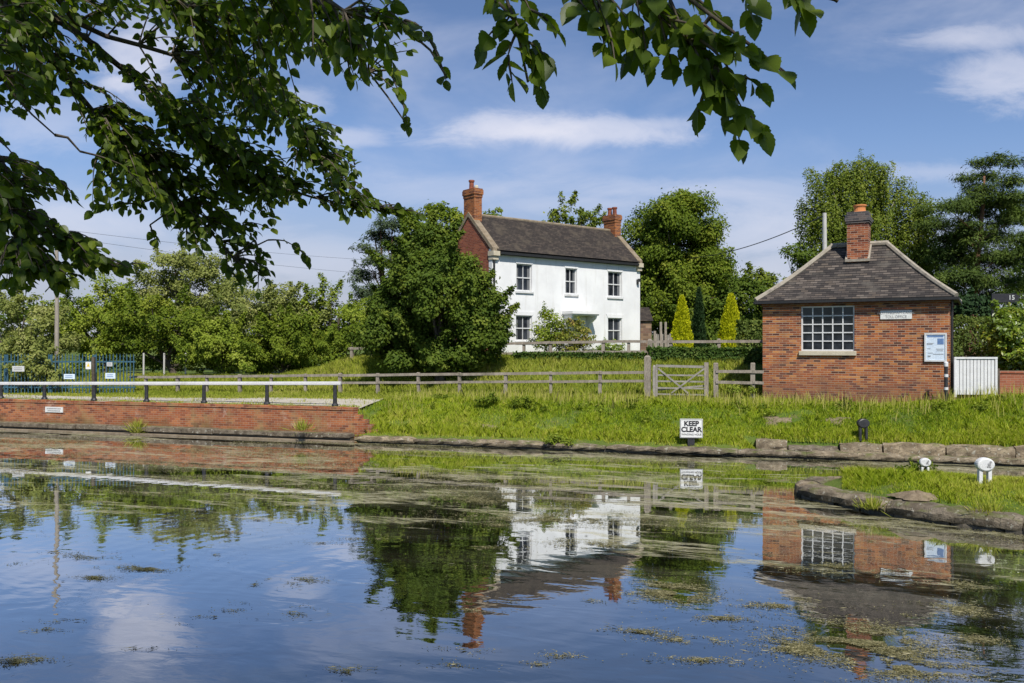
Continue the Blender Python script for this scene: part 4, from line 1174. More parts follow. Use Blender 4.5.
def hip(p, q, r=.085):
    m = MB(); n = 9; pts = []
    for k in range(n + 1):
        t = k / n; v = Vector(p).lerp(Vector(q), t); v.z -= .10 * math.sin(PI * t) * (1 - t * .3) - .03; pts.append(v)
    m.tube(pts, r, 7); return m.build('hip_tiles', M['mortar'], rf)
for e_, r_ in ((E[0], r0_), (E[1], r1_), (E[2], r1_), (E[3], r0_)): hip(e_, r_)
m = MB(); m.tube([(rx0 - .05, ry, zr + .03), (rx1 + .05, ry, zr + .03)], .10, 8); m.build('ridge_tiles', M['mortar'], rf)
m = MB()
for a, b in ((0, 1), (1, 2), (2, 3), (3, 0)):
    p, q = Vector(E[a]), Vector(E[b]); d = (q - p).normalized(); nrm = Vector((d.y, -d.x, 0))
    m.bar(p + nrm * .035 - Vector((0, 0, .06)), q + nrm * .035 - Vector((0, 0, .06)), .07, .09)
m.build('gutter', M['gutter'], toll)
m = MB(); m.tube([(TL + .06, .18, TE - .05), (TL + .06, .18, .1)], .04, 8); m.build('downpipe', M['gutter'], toll)
# chimney, on the front slope under the ridge
kx = (rx0 + rx1) / 2 + .02; ky = ry - .30; kz = CZ + (HY - 212.5) / F * 29.5 - TZ; hwd = .34
m = MB(); m.box(kx - hwd, kx + hwd, ky - .36, ky + .36, zr - .9, kz - .40); ch = m.build('chimney', M['brick_chim'], toll)
m = MB(); m.box(kx - hwd - .035, kx + hwd + .035, ky - .395, ky + .395, kz - .398, kz - .33); m.box(kx - hwd - .06, kx + hwd + .06, ky - .42, ky + .42, kz - .328, kz - .16); m.box(kx - hwd - .01, kx + hwd + .01, ky - .37, ky + .37, kz - .158, kz)
m.build('chimney_cap', M['brick_dark'], ch)
m = MB(); m.lathe([(.24, 0), (.24, .07), (.205, .10), (.19, .20), (.20, .27), (.225, .28), (.225, .33), (.16, .33)], 18, (kx + .03, ky, kz - .06)); m.build('chimney_pot', M['terracotta'], ch)
m = MB()
sl_ = (zr - zb) / hp
for sx in (-1, 1):
    m.bar((kx + sx * (hwd + .02), ky - .38, zr - (ry - ky + .38) * sl_ + .04), (kx + sx * (hwd + .02), ry, zr + .02), .07, .10)
m.bar((kx - hwd - .06, ky - .40, zr - (ry - ky + .40) * sl_ + .04), (kx + hwd + .06, ky - .40, zr - (ry - ky + .40) * sl_ + .04), .12, .09)
m.build('flashing', M['mortar'], ch)


def wall_local(px, py):  # point on the toll office front wall
    x = tt(px); return x, tz(py, px)

# name plate
xa, za = wall_local(880.5, 319.5); xb, zb_ = wall_local(912, 310)
cxp, czp = (xa + xb) / 2, (za + zb_) / 2; wp, hp_ = (xb - xa), abs(zb_ - za) * .96
loc = Matrix.Rotation(-TH, 4, 'Z') @ Vector((cxp, -.003, czp)) + Vector((TX, TD, TZ))
sg = empty('name_plate', loc, -TH, 'white stone name plate high on the brick office wall, right of its window', 'sign')
m = MB(); m.box(-wp / 2, wp / 2, -.035, 0, -hp_ / 2, hp_ / 2); m.build('plate', M['sign'], sg)
text('NOTTINGHAM CANAL', .125, M['inkgrey'], sg, (0, -.038, hp_ * .22), sx=.86)
text('TOLL OFFICE', .125, M['inkgrey'], sg, (0, -.038, -hp_ * .24), sx=.86)
# notice board
xa, za = wall_local(924.5, 361.5); xb, zb_ = wall_local(947, 333)
cxp, czp = (xa + xb) / 2, (za + zb_) / 2; wp, hp_ = (xb - xa), abs(zb_ - za)
loc = Matrix.Rotation(-TH, 4, 'Z') @ Vector((cxp, -.003, czp)) + Vector((TX, TD, TZ))
nb_ = empty('notice_board', loc, -TH, 'framed pale blue notice board on the brick wall near the corner', 'notice board')
m = MB(); f = .05
m.box(-wp / 2, wp / 2, -.06, -.02, hp_ / 2 - f, hp_ / 2); m.box(-wp / 2, wp / 2, -.06, -.02, -hp_ / 2, -hp_ / 2 + f)
m.box(-wp / 2, -wp / 2 + f, -.06, -.02, -hp_ / 2 + f, hp_ / 2 - f); m.box(wp / 2 - f, wp / 2, -.06, -.02, -hp_ / 2 + f, hp_ / 2 - f)
m.build('frame', M['white'], nb_)
m = MB(); m.box(-wp / 2 + .01, wp / 2 - .01, -.04, 0, -hp_ / 2 + .01, hp_ / 2 - .01); pb = m.build('poster', M['signblue'], nb_)
m = MB()
m.box(-wp / 2 + .08, wp / 2 - .10, -.044, -.0405, hp_ / 2 - .13, hp_ / 2 - .08)
m.box(.05, wp / 2 - .09, -.044, -.0405, hp_ / 2 - .36, hp_ / 2 - .17); m.build('heading', M['inkblue'], pb)
m = MB()
for z, a, b in ((.14, -.34, -.08), (.10, -.34, -.12), (-.05, -.32, -.2), (-.20, -.30, -.1), (-.24, -.1, .3), (-.3, -.3, -.18), (-.33, -.3, -.2), (-.06, .02, .3), (-.12, .04, .28)):
    m.box(a * wp / .86, b * wp / .86, -.044, -.0405, z * hp_ - .008, z * hp_ + .010)
m.build('print', M['inkgrey'], pb)

# ------------------------------------------------------------------ quay wall, ledge, railing
qw = empty('quay_wall', (P0[0], P0[1], 0), -A, 'long low red brick quay wall above the water on the left', 'wall')
m = MB(); m.box(-60, WALL_END, .34, .70, -1, 1.02); m.build('brickwork', M['brick_quay'], qw)
m = MB(); x = -60.0
while x < WALL_END - .2:
    L = .46; m.box(x, min(x + L - .012, WALL_END + .01), .315 + random.uniform(-.008, .008), .72, 1.022, 1.11 + random.uniform(-.008, .012)); x += L
m.build('coping', M['brick_quay'], qw)
m = MB()
for k in range(5): m.box(WALL_END + .003 + k * .20, WALL_END + .203 + k * .20, .36 + .05 * k, .70 + .05 * k, -.5, 1.0 - .15 * (k + 1) + random.uniform(-.01, .01))
m.build('stepped_end', M['brick_quay'], qw)
m = MB(); x = -60.0
while x < WALL_END - .3:
    L = random.uniform(1.2, 2.2); xe = min(x + L - .02, WALL_END + .05)
    m.box(x, xe, -.02 + random.uniform(-.02, .02), .345, .13 + random.uniform(-.02, .02), .28 + random.uniform(-.015, .015)); x += L
m.build('ledge', M['stone'], qw, bevel=.015)
m = MB(); m.box(-60, WALL_END + .03, .10, .36, -1, .135); m.build('footing', M['stone_wet'], qw)
m = MB(); m.box(-60, WALL_END + .2, -.12, .06, -.5, .05, .0); m.build('waling', M['coping'], qw, bevel=.01)
# plate on the quay wall
up = (u_at(45, .3) + u_at(62.5, .3)) / 2; wpl = u_at(62.5, .3) - u_at(45, .3)
x, y = uv(up, .336)
e = empty('wall_plate', (float(x), float(y), .78), -A, 'small white plate fixed to the red brick quay wall', 'sign')
m = MB(); m.box(-wpl / 2, wpl / 2, -.03, 0, -.10, .10); m.build('plate', M['sign'], e)
m = MB()
for z, a, b in ((.04, -.40, .38), (-.04, -.36, .40)):
    xx = a * wpl
    while xx < b * wpl - .02:
        w = random.uniform(.015, .035); m.box(xx, xx + w, -.034, -.031, z - .022, z + .022); xx += w + .014
m.build('worn_lettering', M['inkgrey'], e)

rail_v = .95
rpx = [1, 44.5, 94, 146.5, 204, 267, 335]
ru = [u_at(p, rail_v) for p in rpx]
step = ru[1] - ru[0]
ru = [ru[0] - step * k for k in (3, 2, 1)] + ru
railing = empty('railing', (P0[0], P0[1], 0), -A, 'long white topped railing on black posts along the quay', 'railing')
ztop = lambda u: 1.945 + (u - ru[-1]) * (1.945 - 1.75) / (ru[-1] - ru[3])
m = MB(); a, b = ru[0] - .4, ru[-1] + .22
m.bar((a, rail_v, ztop(a) - .06), (b, rail_v, ztop(b) - .06), .12, .12); m.build('rail', M['white'], railing, bevel=.02)
for u in ru:
    m = MB(); z0 = float(ground_h(u, rail_v)); h = ztop(u) - .125 - z0
    m.lathe([(.115, -.15), (.115, .06), (.10, .10), (.075, .13), (.065, h * .6), (.065, h)], 12, (u, rail_v, z0)); m.build('post', M['black'], railing, smooth=False)

# ------------------------------------------------------------------ stone edging
def rock_box(mb, a, b, y0, y1, z0, z1, jit=.02):
    """rough block: subdivided along its length with a ragged arris"""
    n = max(2, int((b - a) / .22)); base = len(mb.v)
    pr = [(y0, z0), (y0 - .01, (z0 + z1) / 2), (y0 + .02, z1 - .02), (y0 + .06, z1), ((y0 + y1) / 2, z1 + .01), (y1, z1 - .01), (y1, z0)]
    for k in range(n + 1):
        x = a + (b - a) * k / n; en = .03 if k in (0, n) else 0
        for (y, z) in pr:
            mb.v.append((x + random.uniform(-jit, jit) * .4, y + random.uniform(-jit, jit) + (en if y < y1 else 0), z + random.uniform(-jit, jit) - (en if z > z0 else 0)))
    q = len(pr)
    for k in range(n):
        for j in range(q):
            c = base + k * q + j; d = base + k * q + (j + 1) % q; mb.f.append((c, c + q, d + q, d))
    mb.f.append(tuple(base + j for j in range(q))); mb.f.append(tuple(base + n * q + j for j in range(q))[::-1])

edge = empty('stone_edging', (P0[0], P0[1], 0), -A, 'weathered stone edging along the foot of the grass bank', 'edging')
x = WALL_END + .25; k = 0
while x < 26:
    L = random.uniform(1.4, 2.8); m = MB(); dz = random.uniform(-.04, .03)
    rock_box(m, x, x + L - .02, -.03 + random.uniform(-.05, .05), .60, .05, .19 + dz * .6, .026); m.build('edging_stone', M['stone'], edge); x += L
m = MB(); rock_box(m, WALL_END + .3, 26, .08, .40, -.6, .06, .03); m.build('waterline_course', M['stone_wet'], edge)
upper = empty('stone_edging', (P0[0], P0[1], 0), -A, 'second upper course of old stone blocks by the toll office bank', 'edging')
x = u_at(756, .6)
while x < 24:
    L = random.uniform(.7, 1.7); m = MB()
    gap = u_at(808, .6) < x + L * .5 < u_at(842, .6)
    rock_box(m, x, x + L - .03, .56 + random.uniform(-.06, .05), 1.02, .12, (.32 if gap else .44) + random.uniform(-.05, .03), .032); m.build('stone_block', M['stone'], upper)
    x += L
# spit edging: blocks follow the outline
spit = empty('spit_edging', (0, 0, 0), 0, 'rough stone edging wall around the grassy spit', 'edging')


def edge_path(pts, w, z0, z1, mat, name, lens=(.7, 1.3), jit=.03, start_tip=False):
    P = resample(pts, 400); d = np.r_[0, np.cumsum(np.linalg.norm(np.diff(P, axis=0), axis=1))]
    s = 0.0
    while s < d[-1] - .3 and s < 13:
        L = random.uniform(*lens); ss = np.linspace(s, min(s + L - .03, d[-1]), max(3, int(L / .16)))
        X = np.interp(ss, d, P[:, 0]); Y = np.interp(ss, d, P[:, 1]); TXn = np.gradient(X); TYn = np.gradient(Y); tl = np.hypot(TXn, TYn); nx, ny = -TYn / tl, TXn / tl
        zt = z1 + random.uniform(-.025, .025); of = random.uniform(-.04, .04)
        prof = [(-.04 + of, z0), (-.06 + of, (z0 + zt) / 2), (-.02 + of, zt - .05), (.05 + of, zt), (w * .6, zt + .015), (w, zt - .02), (w, z0)]
        mb = MB(); q = len(prof)
        for k in range(len(ss)):
            en = .035 if k in (0, len(ss) - 1) else 0
            for o_, z in prof:
                o2 = o_ + random.uniform(-jit, jit) + (en if o_ < w else 0)
                mb.v.append((X[k] + nx[k] * o2, Y[k] + ny[k] * o2, z + random.uniform(-jit, jit) - (en if z > z0 else 0)))
        for k in range(len(ss) - 1):
            for j in range(q):
                c = k * q + j; e2 = k * q + (j + 1) % q; mb.f.append((c, c + q, e2 + q, e2))
        mb.f.append(tuple(range(q))); mb.f.append(tuple((len(ss) - 1) * q + j for j in range(q))[::-1])
        mb.build(name, mat, spit)
        s += L
edge_path(front, .50, .06, .27, M['stone'], 'edging_stone', (1.2, 2.3), .020)
edge_path([(a + .03, b + .03) for a, b in front], .4, -.6, .12, M['stone_wet'], 'lower_course', (.5, 1.1), .04)
edge_path([back[k] for k in range(len(back))][::-1][2:], .5, -.6, .32, M['stone'], 'edging_stone', (.9, 1.5), .02)
edge_path([(6.6, 18.75), (6.25, 18.5), (6.08, 18.2), (6.10, 17.95)], .55, -.5, .30, M['stone'], 'edging_stone', (1.2, 1.4), .015)
c_ = W(916, 496, 15.95); V = []; Fc = []; n = 28; rings = 9
for q in range(rings):
    t_ = q / (rings - 1)
    for k in range(n):
        a_ = 2 * PI * k / n; rr_ = t_ * (1 + .22 * math.sin(3 * a_ + 1) + .12 * math.sin(8 * a_))
        x_ = .42 * rr_ * math.cos(a_); y_ = .28 * rr_ * math.sin(a_) - .25 * x_
        V.append((x_, y_, .13 * (1 - t_ ** 1.7) + random.uniform(-.022, .022) * (1 - t_)))
for q in range(rings - 1):
    for k in range(n): Fc.append((q * n + k, (q + 1) * n + k, (q + 1) * n + (k + 1) % n, q * n + (k + 1) % n))
o = link('soil_heap', np_mesh('soil_heap', np.array(V), np.array(Fc)), M['soil']); o.location = (c_[0], c_[1], .33)
set_props(o, 'low heap of bare brown earth on the edge of the spit', 'soil heap')

# ------------------------------------------------------------------ wooden fences and gate
def fence(label, v, pxs, ztop, rails, zg, postw=.11, rail_px=None, group=None, mat='wood', over=.10):
    us_ = [u_at(p, v) for p in pxs]
    e = empty('fence', (P0[0], P0[1], 0), -A, label, 'fence', group)
    for u in us_:
        m = MB(); z0 = float(ground_h(u, v)) - .3; w = postw * random.uniform(.9, 1.15) / 2; t = ztop(u) + over + random.uniform(-.03, .03)
        dx = random.uniform(-.02, .02)
        i = len(m.v)
        for (z, s) in ((z0, 1), (t - .03, 1), (t, .75)):
            for a, b in ((-1, -1), (1, -1), (1, 1), (-1, 1)): m.v.append((u + a * w * s + dx * (z > z0), v + b * w * s, z))
        for k in (0, 4):
            for j in range(4): m.f.append((i + k + j, i + k + (j + 1) % 4, i + k + 4 + (j + 1) % 4, i + k + 4 + j))
        m.f.append((i + 8, i + 9, i + 10, i + 11)); m.build('post', M[mat], e)
    ends = us_ if rail_px is None else [u_at(rail_px[0], v)] + us_ + [u_at(rail_px[1], v)]
    ends = sorted(set(ends))
    for dz, hgt in rails:
        m = MB()
        for a, b in zip(ends[:-1], ends[1:]):
            ja, jb = random.uniform(-.012, .012), random.uniform(-.012, .012)
            m.bar((a + .004, v - postw * .62, ztop(a) + dz + ja), (b - .004, v - postw * .62, ztop(b) + dz + jb), .045, hgt)
        m.build('rail', M[mat], e)
    return e

F0, F1 = u_at(140, 5.4), u_at(648, 5.4)
zt1 = lambda u: 1.83 + (2.24 - 1.83) * (u - F0) / (F1 - F0)
fence('long two rail wooden fence behind the towpath, up to the gate', 5.4, [146, 178, 207, 240, 271, 305.6, 340.5, 378, 418.5, 460, 505.5, 551, 600], zt1, [(-.02, .10), (-.33, .09)], None, rail_px=(130, 647), over=.04)
zt2 = lambda u: 2.30 + 0 * u
fence('short two rail fence between the field gate and the toll office', 5.4, [716, 752.5], zt2, [(-.02, .10), (-.40, .10)], None, .15, (716, 764), over=.28)
G0, G1 = u_at(360, 10), u_at(575, 10)
zt3 = lambda u: 3.36 - .30 * max(0, min(1, (G1 - u) / (G1 - G0)))
fence('upper wooden rail fence across the front of the white house garden', 10.0, [524, 550.5, 603, 628.5], zt3, [(-.02, .11), (-.44, .09)], None, .12, (500, 647), over=.03)
fence('upper wooden rail fence right of the tall post, in front of golden conifers', 10.0, [671, 719], zt3, [(-.02, .11)], None, .12, (652, 766), over=.12)
fence('short stretch of fence left of the dark tree, above the grass', 10.0, [352, 372, 388], zt3, [(-.02, .10)], None, .11, (349, 396), over=.02)


def post_thing(label, px, v, w, zt, name='gate_post', mat='wood'):
    u = u_at(px, v); x, y = uv(u, v); z0 = float(ground_h(u, v)) - .3
    m = MB(); h = zt - z0; w /= 2
    m.box(-w, w, -w, w, 0, h - .06, .008)
    i = len(m.v)
    for (z, s) in ((h - .063, 1), (h, .45)):
        for a, b in ((-1, -1), (1, -1), (1, 1), (-1, 1)): m.v.append((a * w * s, b * w * s, z))
    for j in range(4): m.f.append((i + j, i + (j + 1) % 4, i + 4 + (j + 1) % 4, i + 4 + j))
    m.f.append((i + 4, i + 5, i + 6, i + 7))
    o = m.build(name, M[mat]); o.location = (float(x), float(y), z0); o.rotation_euler = (0, 0, -A)
    return set_props(o, label, 'post')
zpy = lambda py, px, v: float(CZ + (HY - py) / F * uv(u_at(px, v), v)[1])
post_thing('thick square wooden gate post at the end of the long fence', 647.5, 5.4, .22, zpy(355.5, 648, 5.4))
post_thing('tall pale post where the upper fence meets, behind the gate post', 650, 10.0, .20, zpy(339, 650, 10) + .0, 'fence_post')
post_thing('slim dark post on which the field gate hangs left', 654.3, 5.35, .10, zpy(365, 654, 5.4), 'gate_post', 'oldwood')


def field_gate():
    v = 5.38; a, b = u_at(656, v), u_at(708.5, v)
    x, y = uv(a, v); z0 = float(ground_h(a, v))
    e = empty('field_gate', (float(x), float(y), z0), -A, 'grey five bar wooden field gate with crossed braces', 'gate')
    w = b - a; zt = zpy(366.8, 682, v) - z0; zbm = zpy(394.5, 682, v) - z0
    lv = [zt, zt - .30, zt - .52, zt - .76, zbm]
    for k, z in enumerate(lv):
        m = MB(); m.bar((.05, 0, z + .03 * (k == 0)), (w - .09, 0, z), .05, .085 if k == 0 else .055); m.build('bar', M['oldwood'], e)
    m = MB(); m.box(0, .06, -.035, .035, zbm - .08, zt + .08); m.build('stile', M['oldwood'], e)
    m = MB(); m.box(w - .14, w, -.07, .07, -.1, zt + .16); m.build('stile', M['wood'], e)
    for p, q in (((.08, -.045, zt - .06), (w * .62, -.045, zbm + .05)), ((w - .15, -.047, zt - .06), (w * .30, -.047, zbm + .05)), ((.08, .045, zbm + .15), (w - .14, .045, zbm + .32))):
        m = MB(); m.bar(p, q, .03, .055); m.build('brace', M['oldwood'], e)
field_gate()

# ivy-clad garden bank/hedge under the upper fence
def hedge_uv(label, pxa, pxb, v, half_t, z0, z1, n, L, mat, name='hedge', cat='hedge'):
    a, b = u_at(pxa, v), u_at(pxb, v); x, y = uv((a + b) / 2, v)
    return hedge_box(label, (float(x), float(y), z0), ((b - a) / 2, half_t, (z1 - z0) / 2), -A, n, L, mat, name, cat)
hedge_uv('low ivy hedge under the upper fence, behind the field gate', 652, 768, 9.55, .35, 2.0, 3.06, 10000, .12, 'ivy')
hedge_uv('low ragged hedge below the garden fence of the white house', 515, 645, 9.6, .25, 2.0, 2.86, 8000, .11, 'ivy')
hedge_uv('clipped flat topped hedge left of the toll office, behind the conifer', 738, 775, 14.5, .6, 2.2, 4.3, 6000, .13, 'hedge')

# ------------------------------------------------------------------ signs and bollards on the bank
D = 25.1; c = W(691.3, 428.5, D); z0 = gz(c[0], D)
e = empty('keep_clear_sign', (c[0], D, z0), R(-4), 'white square sign lettered KEEP CLEAR low on the grass bank', 'sign')
wS, hS = 22.6 / F * D, 19.2 / F * D; zc = c[2] - z0
m = MB(); m.box(-wS / 2, wS / 2, -.02, .02, zc - hS / 2, zc + hS / 2); m.build('board', M['sign'], e, bevel=.008)
m = MB(); f = .018
for q in ((-wS / 2 + .01, wS / 2 - .01, zc + hS / 2 - .01 - f, zc + hS / 2 - .01), (-wS / 2 + .01, wS / 2 - .01, zc - hS / 2 + .01, zc - hS / 2 + .01 + f), (-wS / 2 + .01, -wS / 2 + .01 + f, zc - hS / 2 + .03, zc + hS / 2 - .03), (wS / 2 - .01 - f, wS / 2 - .01, zc - hS / 2 + .03, zc + hS / 2 - .03)):
    m.box(q[0], q[1], -.024, -.0205, q[2], q[3])
m.build('border', M['inkgrey'], e)
text('KEEP', .20, M['ink'], e, (0, -.024, zc + hS * .25), bold=.008, spacing=1.0)
text('CLEAR', .20, M['ink'], e, (0, -.024, zc - hS * .06), bold=.008, spacing=1.0)
text('WINDING HOLE', .078, M['ink'], e, (0, -.024, zc - hS * .31), bold=.0)
m = MB(); m.box(-.10, .10, .021, .08, -.3, zc); m.build('post', M['black'], e)


def bollard(label, px, py_top, py_base, D, mat, k=1.0, cut=False):
    b = W(px, py_base, D); t = W(px, py_top, D); h = t[2] - b[2]
    e = empty('mooring_bollard', (b[0], D, b[2]), random.uniform(-.2, .2), label, 'bollard', None)
    m = MB(); hw = .185 * k
    for s in (-1, 1): m.bar((s * hw * .52, 0, -.15), (s * hw * .5, 0, h * .55), hw * .42, .10 * k, (0, 1, 0))
    m.build('legs', M[mat], e, bevel=.01)
    m = MB(); n = 24; R_ = hw; zc = h - R_ * .78
    for (y, s) in ((-.085 * k, .80), (-.07 * k, .95), (-.03 * k, 1), (.05 * k, 1), (.075 * k, .9)):
        for j in range(n):
            a = 2 * PI * j / n; m.v.append((R_ * s * math.cos(a), y, zc + R_ * .78 * s * math.sin(a)))
    for q in range(4):
        for j in range(n): m.f.append((q * n + j, q * n + (j + 1) % n, (q + 1) * n + (j + 1) % n, (q + 1) * n + j))
    m.f.append(tuple(range(n))[::-1]); m.f.append(tuple(4 * n + j for j in range(n)))
    hd_ = m.build('head', M[mat], e)
    if mat == 'white':
        m = MB()
        for (ax_, az, r) in ((.3, .05, .2), (.45, .3, .14), (.15, -.2, .14), (.4, -.25, .12)):
            m.lathe([(hw * r, 0), (hw * r * .7, .006)], 10, (0, 0, 0)); nn = 20
            for i in range(len(m.v) - nn, len(m.v)):
                x, y, z = m.v[i]; m.v[i] = (hw * ax_ + x, -.085 * k - .001 - z, zc + hw * az + y)
        m.build('worn_patch', M['inkgrey'], hd_)
    return e
bollard('white painted mooring bollard standing in the grass of the spit', 984.5, 457.5, 484, 16.35, 'white', .92)
bollard('white bollard almost hidden in grass at the back of the spit', 925, 458, 478, 17.9, 'white', .62)
bollard('black mooring bollard in the grass bank in front of the toll office', 863, 418.5, 436, 24.35, 'black', .95)

# small weed tufts growing from masonry
def tuft(label, x, y, z, n, h, mat, name='weed_tuft', spread=.16):
    if mat.startswith('leaf'):
        lb_ = [(np.array([RNG.normal(0, .16), RNG.normal(0, .1), h * .35 * RNG.uniform(.6, 1.2)]), np.array([.20, .16, h * .42])) for _ in range(4)]
        P, O, T = crown_pts(lb_, n * 4, .09, 16, .7, inner=.4, shell=(.3, 1.05)); N = len(P)
        nr = unit(O + RNG.normal(0, .5, (N, 3))); ax = RNG.normal(0, 1, (N, 3)); ax -= nr * (ax * nr).sum(1, keepdims=True); LL_ = .075 * RNG.uniform(.6, 1.4, N)
        o = cards(name, P, ax, nr, LL_, LL_ * .55, T, M[mat], None); o.location = (x, y, z)
        return set_props(o, label, 'weed')
    n = n * 2
    r = np.abs(RNG.normal(0, spread, n)); th = RNG.uniform(0, 2 * PI, n)
    P = np.stack([r * np.cos(th), r * np.sin(th) * .6, np.zeros(n)], 1)
    hh = h * RNG.uniform(.25, 1.15, n); ax = np.stack([P[:, 0] * 2.2, P[:, 1] * 2.2 - .05, np.full(n, 1.0)], 1) + RNG.normal(0, .4, (n, 3))
    nr = np.stack([np.cos(th), np.sin(th), np.full(n, .3)], 1)
    me_o = cards(name, P, ax, nr, hh, hh * .03 + .008, np.clip(RNG.normal(.5, .25, n), 0, 1), M[mat], None)
    me_o.location = (x, y, z)
    return set_props(me_o, label, 'weed')
for lab, px, py, D_, n, h, mt in (
        ('yellow flowering weed growing at the foot of the quay wall', 137.5, 433, 30.4, 150, .55, 'grass_dry'),
        ('small dry weed tuft on the quay ledge near the railing end', 302, 431, 28.0, 90, .45, 'grass_dry'),
        ('dark green weed tuft overhanging the stone edging mid bank', 555, 446, 26.0, 260, .42, 'leaf_lime'),
        ('dry weed tuft hanging from the spit edging near the right edge', 988, 515, 14.9, 120, .30, 'grass_dry'),
        ('pale tuft growing in the gap of the spit edging stones', 873, 509, 16.0, 110, .28, 'grass_dry'),
        ('broad leaved dock plant in the bank grass left of the toll office', 738, 410, 27.6, 160, .45, 'leaf_mid'),
        ('dark nettle clump at the foot of the short fence', 738, 398, 29.5, 300, .62, 'leaf_lime'),
        ('nettle clump on the crest of the bank above the bollard', 852, 410, 26.8, 200, .40, 'leaf_mid'),
        ('dark weed clump on the crest of the bank left of centre', 486, 404, 29.0, 240, .40, 'leaf_mid'),
        ('second dark weed clump on the crest of the bank, right of the first', 520, 407, 28.6, 240, .42, 'leaf_mid'),
        ('leafy weed on the back edge of the spit near the hidden bollard', 915, 478, 18.0, 200, .40, 'leaf_mid')):
    p_ = W(px, py, D_); tuft(lab, p_[0], p_[1], p_[2], n, h, mt, spread=.16 if n < 200 else .3)

for k in range(26):
    uu = random.uniform(-6, 16); vv_ = random.choice([random.uniform(2.2, 3.6), random.uniform(.8, 3.4)])
    if 5 < uu and vv_ < 1.2: vv_ += .6
    x_, y_ = uv(uu, vv_); z_ = float(ground_h(uu, vv_))
    o = tuft('low leafy weed growing among the grass of the far bank', float(x_), float(y_), z_ - .03, random.randint(40, 110), random.uniform(.16, .34), random.choice(['leaf_mid', 'leaf_lime', 'leaf_mid']))
    o['group'] = 'leafy weeds in the bank grass'; o.rotation_euler = (0, 0, random.uniform(0, 6))

# ------------------------------------------------------------------ right of the toll office: gate, striped post, wall, hedge
gD = 26.6; c0 = W(954, 388.5, gD); c1 = W(996, 388.5, gD); gzb = 1.55
e = empty('picket_gate', (c0[0], gD, gzb), R(-3), 'white painted slatted gate between the toll office and the brick wall', 'gate')
wG = c1[0] - c0[0]; zt_ = c0[2] + 31.5 / F * gD - gzb
m = MB(); ns = 11
for k in range(ns):
    a = .07 + (wG - .14) * k / ns; m.box(a, a + (wG - .14) / ns - .018, 0, .028, .10, zt_ - .06)
m.build('slats', M['white'], e)
m = MB(); m.box(0, wG, -.03, .06, zt_ - .06, zt_); m.build('top_rail', M['white'], e)
for za_ in (.2, zt_ - .34):
    m = MB(); m.box(.07, wG - .07, .03, .07, za_, za_ + .12); m.build('rail', M['white'], e)
for a, b in ((0, .068), (wG - .068, wG)):
    m = MB(); m.box(a, b, -.02, .055, .02, zt_ - .063); m.build('stile', M['white'], e)
m = MB(); m.box(wG + .02, wG + .12, 0, .1, -.4, zt_ * .72); o = m.build('gate_post', M['bark']); o.location = (c0[0], gD, gzb); set_props(o, 'dark wooden post between the white gate and the brick wall', 'post')
D = 26.2; b = W(946, 392, D)
e = empty('banded_post', (b[0], D, 1.3), 0, 'slim black post with white bands at the toll office corner', 'post')
zt_ = CZ + (HY - 362.5) / F * D - 1.3
m = MB(); m.lathe([(.055, -.3), (.055, zt_ - .10), (.05, zt_ - .10)], 12); m.build('shaft', M['black'], e)
for py, hh in ((364.5, .12), (375.5, .09), (388.5, .08)):
    z = CZ + (HY - py) / F * D - 1.3; m = MB(); m.lathe([(.064, z - hh / 2), (.064, z + hh / 2), (.03, z + hh / 2 + .03 * (py < 370))], 12); m.build('white_band', M['white'], e)
D = 26.9; c0 = W(999, 390, D)
e = empty('garden_wall', (c0[0], D, 1.1), R(-8), 'low red brick garden wall under the bushy laurel', 'wall')
zt_ = CZ + (HY - 371) / F * D - 1.1
m = MB(); m.box(0, 6, 0, .23, 0, zt_ - .07); m.build('brickwork', M['brick_wall'], e)
m = MB(); m.box(-.02, 6, -.03, .26, zt_ - .068, zt_); m.build('coping', M['brick_wall'], e)
c0 = W(976, 362, 29.6)
hedge_box('dark clipped hedge behind the white gate', (c0[0] + .5, 29.8, 1.5), (1.55, .5, (CZ + (HY - 317) / F * 29.8 - 1.5) / 2), R(-6), 9000, .10, 'hedge')
tree('bushy yellow green laurel above the brick garden wall', 28.0,
     [(1012, 322, 20, 14), (1008, 345, 18, 22), (1030, 335, 22, 26), (1006, 362, 13, 12), (1035, 362, 22, 16)], 13000, .13, 'laurel', 1018, .06, name='shrub', cat='shrub', clump=.3, per=45, dj=.3, ratio=.5)
# dark information sign beyond the hedge
D = 33; c0 = W(992, 303, D); k = D / F
e = empty('information_sign', (c0[0], D, gz(c0[0], D)), 0, 'black sign board with white 15 C lettering beyond the hedge', 'sign')
zc = CZ + (HY - 298) * k - e.location.z
m = MB(); m.box(0, 48 * k, 0, .08, zc - 4.4 * k, zc + 4.4 * k); m.build('board', M['ink'], e)
text('15', 6.5 * k, M['signdull'], e, (19.5 * k, -.006, zc + .3 * k), bold=.004)
text('C', 6.5 * k, M['signdull'], e, (30.0 * k, -.006, zc + .3 * k), bold=.004)
for q in (3, 44):
    m = MB(); m.tube([(q * k, .15, -.3), (q * k, .15, zc + .1)], .06, 8); m.build('post', M['black'], e)

